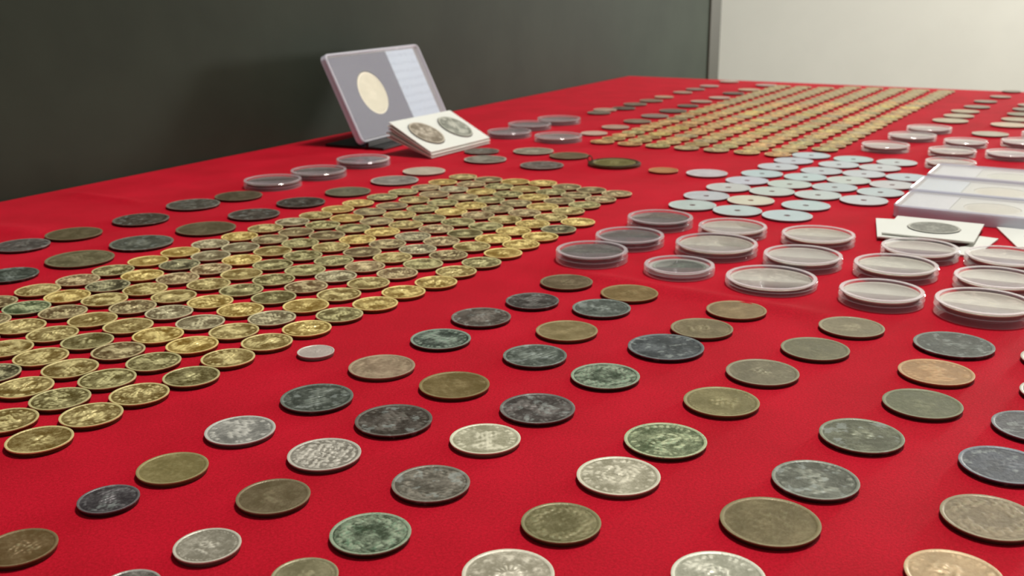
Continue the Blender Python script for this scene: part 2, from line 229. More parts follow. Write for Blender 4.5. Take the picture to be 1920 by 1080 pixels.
NEAR = [
(-168.8,336.8,'B',1,1),(-158.7,358.3,'B',1,2),(-147.5,378.3,'B',1,3),(-132.4,396.7,'O',1,4),(-122.9,418.1,'B',1,5),(-110.6,438.1,'B',1,6),(-96.1,456.6,'G',1,7),
(-84.0,476.7,'O',1,8),(-68.8,494.1,'G',1,9),(-56.5,513.8,'G',1,10),(-40.8,531.4,'G',1,11),(-31.0,552.1,'B',1,12),(-17.4,570.7,'O',1,13),(-5.1,591.3,'G',1,14),
(5.7,611.6,'G',1,15),(18.0,631.0,'G',1,16),(30.5,650.3,'K',1,17),(44.3,670.6,'G',1,18),(-188.8,353.8,'B',2,1),(-177.1,374.2,'O',2,2),(-166.4,394.9,'O',2,3),
(-153.8,414.4,'O',2,4),(-143.4,435.2,'G',2,5),(-129.4,453.5,'B',2,6),(-115.9,472.4,'S',2,7),(-103.2,491.9,'G',2,8),(-89.6,510.4,'B',2,9),(-77.0,530.6,'B',2,10),
(-63.5,549.7,'P',2,11),(-50.7,568.7,'O',2,12),(-37.3,587.5,'D',2,13),(-24.3,607.6,'B',2,14),(-11.6,626.7,'G',2,15),(1.3,646.8,'G',2,16),(14.0,666.2,'G',2,17),
(26.7,685.3,'B',2,18),(39.8,704.8,'B',2,19),(52.4,724.0,'O',2,20),(65.6,743.4,'P',2,21),(79.5,763.8,'P',2,22),(-196.9,386.6,'B',3,1),(-186.7,407.3,'B',3,2),
(-174.0,428.3,'D',3,3),(-163.2,449.1,'G',3,4),(-148.9,467.0,'S',3,5),(-134.5,485.9,'G',3,6),(-122.5,506.4,'O',3,7),(-109.4,525.2,'P',3,8),(-96.7,544.7,'S',3,9),
(-83.4,564.2,'P',3,10),(-69.8,583.4,'B',3,11),(-56.6,602.2,'S',3,12),(-43.5,621.6,'P',3,13),(-29.7,641.5,'O',3,14),(-16.9,660.7,'O',3,15),(-4.3,680.1,'B',3,16),
(9.2,700.2,'P',3,17),(22.2,719.6,'G',3,18),(35.0,738.9,'D',3,19),(48.6,758.9,'D',3,20),(61.5,778.1,'D',3,21),(-217.2,402.0,'K',4,1),(-205.2,421.6,'B',4,2),
(-192.8,441.5,'O',4,3),(-181.8,462.8,'B',4,4),(-168.8,482.9,'S',4,5),(-153.3,499.9,'G',4,6),(-142.5,520.1,'O',4,7),(-129.7,539.3,'O',4,8),(-116.1,557.8,'O',4,9),
(-103.2,577.6,'O',4,10),(-89.3,596.8,'D',4,11),(-76.4,616.0,'D',4,12),(-62.5,635.0,'S',4,13),(-49.0,654.6,'P',4,14),(-35.7,673.9,'O',4,15),(-22.9,693.6,'P',4,16),
(-9.7,713.2,'D',4,17),(3.4,732.7,'D',4,18),(16.7,752.8,'G',4,19),(30.2,772.6,'O',4,20),(43.2,791.9,'D',4,21),(-225.6,432.8,'B',5,1),(-213.1,452.1,'B',5,2),
(-202.5,472.7,'B',5,3),(-190.0,492.4,'D',5,4),(-174.9,510.0,'B',5,5),(-162.9,531.5,'B',5,6),(-150.1,551.0,'B',5,7),(-136.9,570.1,'O',5,8),(-123.5,589.9,'O',5,9),
(-110.2,609.5,'B',5,10),(-96.6,628.1,'G',5,11),(-83.4,647.9,'G',5,12),(-70.0,667.0,'B',5,13),(-56.0,686.1,'O',5,14),(-42.1,706.1,'G',5,15),(-29.0,725.6,'G',5,16),
(-16.0,745.0,'O',5,17),(-2.4,765.5,'O',5,18),(10.9,784.9,'B',5,19),(25.1,807.9,'G',5,20),(-245.9,443.5,'P',6,1),(-233.1,463.4,'B',6,2),(-221.9,485.0,'D',6,3),
(-209.0,505.4,'B',6,4),(-194.2,523.2,'B',6,5),(-183.2,543.4,'P',6,6),(-170.1,562.2,'P',6,7),(-157.5,581.6,'G',6,8),(-143.8,601.1,'B',6,9),(-130.9,620.1,'O',6,10),
(-117.6,639.6,'D',6,11),(-103.8,658.6,'O',6,12),(-90.8,678.9,'D',6,13),(-77.3,697.6,'B',6,14),(-63.0,717.1,'O',6,15),(-49.9,737.0,'O',6,16),(-36.1,756.1,'D',6,17),
(-23.0,776.2,'G',6,18),(-9.6,796.1,'O',6,19),(3.3,815.4,'G',6,20),(-254.1,472.6,'D',7,1),(-243.4,492.9,'T',7,2),(-230.9,512.1,'G',7,3),(-216.7,530.6,'K',7,4),
(-205.0,550.6,'G',7,5),(-190.9,572.0,'K',7,6),(-178.4,591.5,'S',7,7),(-165.6,610.9,'S',7,8),(-152.0,630.7,'D',7,9),(-139.3,650.0,'D',7,10),(-125.5,669.2,'O',7,11),
(-112.4,689.0,'G',7,12),(-99.3,708.6,'D',7,13),(-85.9,727.8,'D',7,14),(-71.6,747.8,'B',7,15),(-58.2,767.8,'P',7,16),(-44.6,786.7,'S',7,17),(-31.7,807.1,'P',7,18),
(-18.4,825.9,'D',7,19),(-264.4,502.2,'D',8,1),(-251.2,523.6,'B',8,2),(-237.3,541.9,'P',8,3),(-225.2,561.4,'O',8,4),(-212.0,581.0,'G',8,5),(-199.3,601.0,'G',8,6),
(-186.6,620.2,'S',8,7),(-173.3,639.4,'G',8,8),(-161.7,661.0,'B',8,9),(-147.7,679.2,'S',8,10),(-135.4,698.6,'B',8,11),(-123.3,718.0,'G',8,12),(-111.6,738.3,'G',8,13),
(-96.6,759.8,'O',8,14),(-82.6,778.0,'O',8,15),(-66.6,795.1,'P',8,16),(-54.7,816.2,'G',8,17),(-39.4,838.7,'B',8,18),]
FAR = [
(91.2,1022.5,'C',1,1),(104.5,1043.1,'W',1,2),(116.8,1064.2,'C',1,3),(129.1,1084.5,'E',1,4),(141.5,1105.2,'C',1,5),(153.6,1127.1,'C',1,6),(166.5,1147.9,'C',1,7),
(178.8,1167.9,'C',1,8),(191.1,1189.1,'P',1,9),(203.3,1210.1,'P',1,10),(214.9,1231.7,'C',1,11),(227.5,1252.9,'E',1,12),(240.0,1272.5,'W',1,13),(253.1,1294.6,'C',1,14),
(265.4,1314.7,'C',1,15),(277.3,1336.0,'W',1,16),(289.8,1356.2,'P',1,17),(302.6,1378.2,'W',1,18),(315.3,1398.6,'G',1,19),(327.2,1419.9,'W',1,20),(338.8,1439.7,'C',1,21),
(351.1,1462.0,'W',1,22),(364.6,1481.4,'W',1,23),(377.2,1503.4,'W',1,24),(388.9,1523.4,'C',1,25),(402.0,1543.5,'W',1,26),(116.8,1007.4,'C',2,1),(129.3,1028.2,'W',2,2),
(141.4,1050.1,'W',2,3),(155.3,1070.6,'G',2,4),(167.0,1091.9,'C',2,5),(179.8,1111.7,'G',2,6),(192.4,1132.3,'C',2,7),(203.7,1153.3,'C',2,8),(216.8,1175.3,'W',2,9),
(229.1,1195.4,'C',2,10),(242.2,1216.7,'C',2,11),(253.9,1237.4,'W',2,12),(267.0,1257.9,'W',2,13),(278.5,1278.2,'P',2,14),(291.6,1299.0,'W',2,15),(305.0,1320.6,'W',2,16),
(316.0,1340.8,'P',2,17),(329.1,1363.0,'C',2,18),(341.2,1382.5,'W',2,19),(353.4,1403.6,'W',2,20),(366.2,1424.2,'C',2,21),(379.7,1445.2,'W',2,22),(391.3,1466.7,'C',2,23),
(403.6,1486.8,'W',2,24),(417.1,1508.5,'P',2,25),(428.4,1528.4,'W',2,26),(142.2,993.5,'E',3,1),(155.7,1013.8,'W',3,2),(168.1,1034.4,'C',3,3),(179.8,1055.0,'P',3,4),
(193.2,1076.2,'C',3,5),(204.6,1096.9,'C',3,6),(217.7,1118.2,'C',3,7),(229.6,1139.2,'C',3,8),(242.4,1159.3,'W',3,9),(254.8,1180.4,'C',3,10),(268.4,1201.4,'P',3,11),
(280.8,1222.5,'G',3,12),(293.0,1243.4,'G',3,13),(306.4,1264.1,'E',3,14),(317.9,1285.0,'W',3,15),(330.2,1304.6,'C',3,16),(343.0,1326.4,'C',3,17),(355.2,1347.4,'W',3,18),
(367.7,1367.0,'C',3,19),(380.8,1389.1,'W',3,20),(393.8,1408.9,'W',3,21),(405.9,1429.9,'C',3,22),(418.8,1451.5,'E',3,23),(430.6,1471.8,'C',3,24),(444.1,1492.5,'W',3,25),
(456.8,1512.8,'C',3,26),(167.6,978.7,'P',4,1),(181.0,999.6,'W',4,2),(193.1,1019.7,'P',4,3),(205.5,1040.3,'W',4,4),(217.5,1061.9,'W',4,5),(231.5,1082.4,'C',4,6),
(243.2,1102.8,'G',4,7),(256.0,1124.4,'C',4,8),(268.6,1144.4,'W',4,9),(282.1,1166.1,'G',4,10),(294.0,1185.7,'P',4,11),(306.8,1206.3,'C',4,12),(318.8,1228.1,'W',4,13),
(331.6,1249.0,'C',4,14),(345.0,1269.9,'G',4,15),(357.9,1289.8,'C',4,16),(370.1,1310.9,'C',4,17),(382.5,1331.2,'C',4,18),(395.0,1352.1,'W',4,19),(408.3,1372.9,'W',4,20),
(421.1,1394.5,'E',4,21),(433.6,1414.6,'P',4,22),(445.7,1435.4,'G',4,23),(458.6,1455.7,'C',4,24),(470.6,1476.6,'G',4,25),(484.3,1497.9,'C',4,26),(497.2,1517.9,'E',4,27),
(193.2,965.1,'P',5,1),(206.0,985.6,'E',5,2),(218.6,1005.3,'W',5,3),(231.8,1026.0,'W',5,4),(244.0,1046.9,'C',5,5),(256.5,1067.3,'G',5,6),(270.0,1089.1,'G',5,7),
(282.0,1108.6,'E',5,8),(294.9,1130.2,'W',5,9),(308.2,1150.1,'C',5,10),(319.9,1171.5,'P',5,11),(332.5,1192.2,'P',5,12),(345.3,1212.0,'G',5,13),(359.1,1234.0,'E',5,14),
(371.1,1253.9,'W',5,15),(384.6,1274.4,'C',5,16),(396.8,1296.1,'C',5,17),(408.8,1315.7,'G',5,18),(422.4,1336.3,'C',5,19),(435.1,1357.8,'E',5,20),(448.0,1377.5,'W',5,21),
(461.0,1399.7,'C',5,22),(473.7,1419.8,'W',5,23),(485.5,1440.6,'P',5,24),(498.6,1460.4,'C',5,25),(510.8,1481.0,'C',5,26),(524.3,1501.8,'E',5,27),(218.7,950.2,'W',6,1),
(231.7,970.7,'W',6,2),(243.2,990.5,'C',6,3),(256.2,1011.6,'W',6,4),(269.8,1032.8,'C',6,5),(282.2,1053.1,'W',6,6),(294.5,1073.9,'W',6,7),(308.3,1094.3,'W',6,8),
(321.5,1114.3,'E',6,9),(334.0,1135.3,'C',6,10),(346.4,1156.0,'E',6,11),(360.0,1176.7,'C',6,12),(372.1,1197.9,'P',6,13),(385.1,1217.9,'C',6,14),(398.3,1238.9,'C',6,15),
(410.5,1259.0,'G',6,16),(422.7,1279.7,'C',6,17),(436.2,1301.5,'W',6,18),(448.9,1322.1,'C',6,19),(461.7,1342.5,'C',6,20),(475.2,1362.4,'C',6,21),(487.2,1383.2,'W',6,22),
(500.4,1403.2,'C',6,23),(514.0,1424.5,'W',6,24),(525.4,1444.9,'W',6,25),(539.2,1465.9,'C',6,26),(551.5,1486.9,'W',6,27),(243.7,935.6,'C',7,1),(255.6,956.4,'W',7,2),
(269.9,977.1,'W',7,3),(282.0,998.0,'E',7,4),(295.7,1017.2,'P',7,5),(307.9,1039.1,'W',7,6),(320.5,1058.8,'C',7,7),(333.8,1079.2,'G',7,8),(346.2,1099.6,'W',7,9),
(359.0,1120.5,'P',7,10),(373.2,1140.8,'C',7,11),(386.0,1162.5,'G',7,12),(397.9,1182.1,'W',7,13),(412.1,1202.2,'C',7,14),(424.2,1223.2,'E',7,15),(437.0,1244.6,'C',7,16),
(450.1,1265.4,'E',7,17),(462.4,1284.8,'G',7,18),(475.7,1305.7,'W',7,19),(489.0,1327.2,'C',7,20),(501.9,1346.7,'W',7,21),(515.0,1367.1,'W',7,22),(527.9,1387.5,'P',7,23),
(540.4,1408.8,'G',7,24),(553.9,1428.7,'W',7,25),(565.6,1449.8,'W',7,26),(578.5,1470.3,'W',7,27),(294.5,962.1,'E',8,1),(308.3,983.1,'W',8,2),(320.5,1002.6,'W',8,3),
(333.0,1023.5,'E',8,4),(346.8,1043.9,'W',8,5),(359.4,1064.7,'P',8,6),(372.2,1084.9,'W',8,7),(385.8,1105.2,'W',8,8),(398.0,1125.6,'W',8,9),(411.2,1147.5,'C',8,10),
(424.4,1167.7,'E',8,11),(437.4,1188.3,'G',8,12),(450.6,1208.5,'C',8,13),(463.4,1229.5,'W',8,14),(477.4,1248.9,'C',8,15),(489.1,1270.3,'G',8,16),(502.0,1289.7,'P',8,17),
(515.8,1311.6,'C',8,18),(528.9,1330.9,'E',8,19),(542.0,1352.2,'C',8,20),(555.5,1371.9,'C',8,21),(568.1,1392.4,'C',8,22),(580.8,1413.8,'P',8,23),(594.2,1433.4,'G',8,24),
(607.4,1454.1,'E',8,25),]

# ------------------------------------------------------------------ helpers
def lin(c):
    return tuple((v / 12.92 if v <= 0.04045 else ((v + 0.055) / 1.055) ** 2.4) for v in (x / 255.0 for x in c))

def tag(o, label=None, cat=None, group=None, kind=None):
    if label: o['label'] = label
    if cat: o['category'] = cat
    if group: o['group'] = group
    if kind: o['kind'] = kind
    return o

def link(name, me, mat=None, parent=None, loc=None):
    o = bpy.data.objects.new(name, me)
    C.objects.link(o)
    if mat is not None and len(me.materials) == 0:
        me.materials.append(mat)
    if parent is not None: o.parent = parent
    if loc is not None: o.location = loc
    return o

def empty(name, loc, rotz=0.0):
    o = bpy.data.objects.new(name, None)
    o.empty_display_size = 0.01
    o.location = loc; o.rotation_euler = (0, 0, rotz)
    C.objects.link(o)
    return o

def mesh(name, verts, faces, smooth=False):
    me = bpy.data.meshes.new(name)
    me.from_pydata([tuple(v) for v in verts], [], faces)
    if smooth:
        me.polygons.foreach_set('use_smooth', [True] * len(me.polygons))
    me.update()
    return me

def box_mesh(name, x0, x1, y0, y1, z0, z1, bev=0.0, segs=2):
    bm = bmesh.new()
    bmesh.ops.create_cube(bm, size=1.0)
    for v in bm.verts:
        v.co = Vector((x0 + (v.co.x + .5) * (x1 - x0), y0 + (v.co.y + .5) * (y1 - y0), z0 + (v.co.z + .5) * (z1 - z0)))
    if bev:
        bmesh.ops.bevel(bm, geom=list(bm.edges), offset=bev, segments=segs, affect='EDGES', profile=0.5)
    me = bpy.data.meshes.new(name)
    bm.to_mesh(me); bm.free()
    return me

def lathe(name, prof, n=64, smooth=True):
    vs, fs = [], []
    for (r, z) in prof:
        if r == 0: vs.append([(0, 0, z)])
        else: vs.append([(r * math.cos(2 * math.pi * k / n), r * math.sin(2 * math.pi * k / n), z) for k in range(n)])
    base, flat = [], []
    for v in vs:
        base.append(len(flat)); flat += v
    for a in range(len(vs) - 1):
        A, B = vs[a], vs[a + 1]
        for k in range(n):
            k2 = (k + 1) % n
            if len(A) == 1 and len(B) == 1: break
            if len(A) == 1: fs.append((base[a], base[a + 1] + k, base[a + 1] + k2))
            elif len(B) == 1: fs.append((base[a] + k, base[a + 1], base[a] + k2))
            else: fs.append((base[a] + k, base[a + 1] + k, base[a + 1] + k2, base[a] + k2))
    me = mesh(name, flat, fs)
    bm = bmesh.new(); bm.from_mesh(me)
    bmesh.ops.recalc_face_normals(bm, faces=bm.faces)
    bm.to_mesh(me); bm.free()
    if smooth:
        me.polygons.foreach_set('use_smooth', [True] * len(me.polygons))
        me.set_sharp_from_angle(angle=math.radians(38))
    return me

# ------------------------------------------------------------------ materials
def new_mat(name):
    m = bpy.data.materials.new(name); m.use_nodes = True
    nt = m.node_tree
    for n in list(nt.nodes): nt.nodes.remove(n)
    out = nt.nodes.new('ShaderNodeOutputMaterial')
    return m, nt, out

def N(nt, t, **kw):
    n = nt.nodes.new(t)
    for k, v in kw.items(): setattr(n, k, v)
    return n

def noise(nt, vec, scale, detail=3, rough=.55):
    n = N(nt, 'ShaderNodeTexNoise')
    n.inputs['Scale'].default_value = scale; n.inputs['Detail'].default_value = detail
    n.inputs['Roughness'].default_value = rough
    nt.links.new(vec, n.inputs['Vector'])
    return n.outputs['Fac']

def ramp(nt, fac, a, b, va=0.0, vb=1.0):
    n = N(nt, 'ShaderNodeMapRange'); n.interpolation_type = 'SMOOTHSTEP'
    n.inputs['From Min'].default_value = a; n.inputs['From Max'].default_value = b
    n.inputs['To Min'].default_value = va; n.inputs['To Max'].default_value = vb
    nt.links.new(fac, n.inputs['Value'])
    return n.outputs['Result']

def math_(nt, op, a, b=None):
    n = N(nt, 'ShaderNodeMath', operation=op)
    for k, v in enumerate((a, b)):
        if v is None: continue
        if isinstance(v, (int, float)): n.inputs[k].default_value = v
        else: nt.links.new(v, n.inputs[k])
    return n.outputs[0]

def mixc(nt, fac, a, b, blend='MIX'):
    n = N(nt, 'ShaderNodeMix', data_type='RGBA', blend_type=blend)
    if isinstance(fac, (int, float)): n.inputs['Factor'].default_value = fac
    else: nt.links.new(fac, n.inputs['Factor'])
    for k, v in (('A', a), ('B', b)):
        s = [i for i in n.inputs if i.name == k and i.type == 'RGBA'][0]
        if isinstance(v, tuple): s.default_value = (v[0], v[1], v[2], 1)
        else: nt.links.new(v, s)
    return [o for o in n.outputs if o.type == 'RGBA'][0]

def coin_mat(name, metallic, rough, patina, patina_amt, speck=None, speck_amt=0.0, grain=1.0, gain=1.25, hi=(.8, .75, .6), hi_amt=.3, blotch=0.0):
    m, nt, out = new_mat(name)
    b = N(nt, 'ShaderNodeBsdfPrincipled')
    tc = N(nt, 'ShaderNodeTexCoord'); oi = N(nt, 'ShaderNodeObjectInfo')
    at = N(nt, 'ShaderNodeAttribute', attribute_name='wear_shade')
    off = N(nt, 'ShaderNodeVectorMath', operation='ADD')
    rnd = math_(nt, 'MULTIPLY', oi.outputs['Random'], 9.0)
    nt.links.new(tc.outputs['Object'], off.inputs[0]); nt.links.new(rnd, off.inputs[1])
    v = off.outputs[0]
    n1 = noise(nt, v, 120 * grain, 4); n2 = noise(nt, v, 650 * grain, 4, .65); n3 = noise(nt, v, 1500 * grain, 2, .6)
    wear_shade = at.outputs['Fac']
    # darker patina lies in the low field, the raised relief is rubbed bright
    s = math_(nt, 'ADD', math_(nt, 'MULTIPLY', wear_shade, 1.15), math_(nt, 'MULTIPLY', n1, 0.80))
    s = math_(nt, 'ADD', s, math_(nt, 'ADD', math_(nt, 'MULTIPLY', n2, 0.60), math_(nt, 'MULTIPLY', n3, 0.35)))
    f = ramp(nt, s, 0.92, 1.58)
    dark = mixc(nt, 1.0, oi.outputs['Color'], patina, 'MULTIPLY')
    bright = mixc(nt, hi_amt, mixc(nt, 1.0, oi.outputs['Color'], (gain, gain, gain), 'MULTIPLY'), hi)
    low = mixc(nt, patina_amt, oi.outputs['Color'], dark)
    col = mixc(nt, f, low, bright)
    if speck is not None:
        sp = math_(nt, 'MULTIPLY', ramp(nt, n2, 0.50, 0.64, 0, speck_amt), ramp(nt, wear_shade, .18, .42, .25, 1.0))
        col = mixc(nt, sp, col, speck)
    if blotch:
        col = mixc(nt, ramp(nt, noise(nt, v, 210, 3, .6), .55, .66, 0, blotch), col, hi)
    # painted shade: darkens the side of the coin under the rim
    edge = ramp(nt, wear_shade, 0.0, 0.12, 0.35, 1.0)
    col = mixc(nt, 1.0, col, edge, 'MULTIPLY')
    nt.links.new(col, b.inputs['Base Color'])
    b.inputs['Metallic'].default_value = metallic
    nt.links.new(ramp(nt, n1, .3, .7, rough - .08, rough + .12), b.inputs['Roughness'])
    bp = N(nt, 'ShaderNodeBump'); bp.inputs['Strength'].default_value = 0.45; bp.inputs['Distance'].default_value = 0.0004
    nt.links.new(n2, bp.inputs['Height']); nt.links.new(bp.outputs[0], b.inputs['Normal'])
    nt.links.new(b.outputs[0], out.inputs[0])
    return m

MAT = {
    'brass': coin_mat('brass_metal', 0.25, 0.34, (0.34, 0.27, 0.15), 0.95, gain=1.5, hi=(.98, .90, .50), hi_amt=.5),
    'bronze': coin_mat('bronze_metal', 0.25, 0.46, (0.62, 0.62, 0.56), 0.6, (0.22, 0.27, 0.14), 0.25, gain=1.25, hi=(.5, .45, .3), hi_amt=.15),
    'dark': coin_mat('tarnished_metal', 0.25, 0.44, (0.42, 0.45, 0.45), 0.8, (0.10, 0.14, 0.12), 0.35, gain=1.6, hi=(.40, .44, .41), hi_amt=.18, blotch=.45),
    'silver': coin_mat('silver_metal', 0.30, 0.36, (0.28, 0.29, 0.28), 0.9, gain=1.15, hi=(.85, .82, .76), hi_amt=.35),
    'pale': coin_mat('pale_silver_metal', 0.15, 0.42, (0.72, 0.72, 0.70), 0.6, gain=1.08, hi=(.80, .76, .66), hi_amt=.25),
    'bright': coin_mat('rubbed_silver_metal', 0.15, 0.40, (0.50, 0.50, 0.46), 0.85, gain=1.2, hi=(.90, .86, .72), hi_amt=.35),
    'green': coin_mat('verdigris_metal', 0.15, 0.52, (0.16, 0.22, 0.16), 1.0, (0.08, 0.24, 0.13), 0.55, 1.3, gain=1.2, hi=(.55, .66, .50), hi_amt=.35),
    'alu': coin_mat('aluminium_metal', 0.15, 0.42, (0.85, 0.90, 0.90), 0.5, gain=.95, hi=(.78, .84, .86), hi_amt=.3),
}

def plain(name, rgb, rough=.6, metallic=0.0, bump=None, var=0.0, spec=0.5, sheen=0.0):
    m, nt, out = new_mat(name)
    b = N(nt, 'ShaderNodeBsdfPrincipled')
    c = lin(rgb)
    tc = N(nt, 'ShaderNodeTexCoord')
    n1 = noise(nt, tc.outputs['Object'], 9.0 if var < .5 else 60, 4)
    col = mixc(nt, ramp(nt, n1, .3, .7), tuple(x * (1 - var) for x in c), tuple(min(1, x * (1 + var)) for x in c))
    nt.links.new(col, b.inputs['Base Color'])
    b.inputs['Roughness'].default_value = rough; b.inputs['Metallic'].default_value = metallic
    b.inputs['Specular IOR Level'].default_value = spec
    if bump:
        bp = N(nt, 'ShaderNodeBump'); bp.inputs['Distance'].default_value = bump[1]; bp.inputs['Strength'].default_value = .5
        nt.links.new(noise(nt, tc.outputs['Object'], bump[0], 3), bp.inputs['Height'])
        nt.links.new(bp.outputs[0], b.inputs['Normal'])
    nt.links.new(b.outputs[0], out.inputs[0])
    return m

def cloth_mat():
    m, nt, out = new_mat('red_felt_cloth')
    b = N(nt, 'ShaderNodeBsdfPrincipled')
    tc = N(nt, 'ShaderNodeTexCoord'); v = tc.outputs['Object']
    n1 = noise(nt, v, 1000, 4, .75); n2 = noise(nt, v, 22, 3); n3 = noise(nt, v, 3000, 2, .6)
    s = math_(nt, 'ADD', math_(nt, 'MULTIPLY', n1, .6), math_(nt, 'ADD', math_(nt, 'MULTIPLY', n3, .35), math_(nt, 'MULTIPLY', n2, .25)))
    col = mixc(nt, ramp(nt, s, .45, .78), (0.40, 0.0015, 0.010), (0.67, 0.0045, 0.027))
    nt.links.new(col, b.inputs['Base Color'])
    b.inputs['Roughness'].default_value = 0.75
    b.inputs['Specular IOR Level'].default_value = 0.12
    b.inputs['Sheen Weight'].default_value = 0.06
    b.inputs['Sheen Roughness'].default_value = 0.35
    b.inputs['Sheen Tint'].default_value = (1.0, 0.75, 0.8, 1)
    bp = N(nt, 'ShaderNodeBump'); bp.inputs['Strength'].default_value = 0.5; bp.inputs['Distance'].default_value = 0.0008
    nt.links.new(s, bp.inputs['Height']); nt.links.new(bp.outputs[0], b.inputs['Normal'])
    nt.links.new(b.outputs[0], out.inputs[0])
    return m

def acrylic(name, tint=(0.98, 0.97, 0.98), milk=0.05, rough=0.06, milk_col=(0.9, 0.86, 0.88)):
    m, nt, out = new_mat(name)
    tr = N(nt, 'ShaderNodeBsdfTransparent'); tr.inputs[0].default_value = (*tint, 1)
    df = N(nt, 'ShaderNodeBsdfDiffuse'); df.inputs[0].default_value = (*milk_col, 1)
    gl = N(nt, 'ShaderNodeBsdfGlossy'); gl.inputs['Roughness'].default_value = rough
    gl.inputs['Color'].default_value = (1, 1, 1, 1)
    lw = N(nt, 'ShaderNodeLayerWeight'); lw.inputs['Blend'].default_value = .5
    fr5 = math_(nt, 'MULTIPLY', math_(nt, 'POWER', lw.outputs['Facing'], 5.0), .9)
    fr = math_(nt, 'ADD', fr5, .035)
    a = N(nt, 'ShaderNodeMixShader'); a.inputs[0].default_value = milk
    nt.links.new(tr.outputs[0], a.inputs[1]); nt.links.new(df.outputs[0], a.inputs[2])
    c = N(nt, 'ShaderNodeMixShader')
    nt.links.new(fr, c.inputs[0]); nt.links.new(a.outputs[0], c.inputs[1]); nt.links.new(gl.outputs[0], c.inputs[2])
    nt.links.new(c.outputs[0], out.inputs[0])
    return m

def label_mat(name, paper, ink, freq):
    # printed paper: faint rows of illegible small print
    m, nt, out = new_mat(name)
    b = N(nt, 'ShaderNodeBsdfPrincipled'); b.inputs['Roughness'].default_value = .6
    tc = N(nt, 'ShaderNodeTexCoord'); sp = N(nt, 'ShaderNodeSeparateXYZ')
    nt.links.new(tc.outputs['Object'], sp.inputs[0])
    rows = math_(nt, 'SINE', math_(nt, 'MULTIPLY', sp.outputs[1], freq))
    n = noise(nt, tc.outputs['Object'], 420, 2)
    k = math_(nt, 'MULTIPLY', ramp(nt, rows, .15, .5), ramp(nt, n, .42, .55))
    k = math_(nt, 'MULTIPLY', k, 0.38)
    nt.links.new(mixc(nt, k, lin(paper), lin(ink)), b.inputs['Base Color'])
    nt.links.new(b.outputs[0], out.inputs[0])
    return m

CLOTH = cloth_mat()
ACR = acrylic('clear_acrylic')
ACR_SIDE = acrylic('clear_acrylic_side', milk=0.14, milk_col=(1, .92, .95))
ACR_RIM = acrylic('clear_acrylic_edge', milk=0.34, milk_col=(1, .9, .93))
CASE = acrylic('case_plastic', milk=0.02, rough=0.10)
CASE_EDGE = acrylic('case_plastic_edge', tint=(.9, .9, .95), milk=0.55, rough=0.15, milk_col=(.86, .86, .95))
PAPER = plain('white_card', (236, 236, 228), .6, var=.02)
MYLAR = acrylic('window_film', milk=0.05, rough=.1)
BLACK = plain('black_plastic', (14, 14, 14), .4)
BOARD = plain('dark_board_paint', (56, 63, 53), .6, var=.10, bump=(40, .0006), spec=.12)
TRIM = plain('olive_brown_trim', (46, 44, 28), .5, var=.1)
WALL = plain('white_wall_paint', (232, 230, 218), .8, var=.015)
FLOOR = plain('grey_floor', (120, 112, 104), .6, var=.1)
WOOD = plain('table_wood', (92, 66, 44), .6, var=.2)
STEEL = plain('grey_steel', (130, 130, 130), .35, metallic=.9)
INSERT_GREY = plain('grey_insert', (46, 50, 96), .55, var=.03)
INSERT_WHITE = plain('pale_insert', (196, 200, 198), .6, var=.03)
LABEL_BLUE = label_mat('pale_blue_label', (190, 208, 226), (150, 168, 192), 700)
LABEL_WHITE = label_mat('white_label', (204, 210, 222), (150, 156, 176), 1300)
CORE = plain('coin_ring_foam', (190, 190, 180), .7, var=.03)

# ------------------------------------------------------------------ the setting
# table frame: U runs along the board, V runs away from it across the table
U = Vector((0.5085, 0.8611, 0)).normalized(); V = Vector((U.y, -U.x, 0))
CORNER = Vector((0.199, 1.752, 0))          # far corner of the table at the board
LENGTH, WIDTH = 1.95, 0.82

def frame(origin, ux, z=0.0):
    uy = Vector((-ux.y, ux.x, 0))
    return Matrix(((ux.x, uy.x, 0, origin.x), (ux.y, uy.y, 0, origin.y), (0, 0, 1, z), (0, 0, 0, 1)))

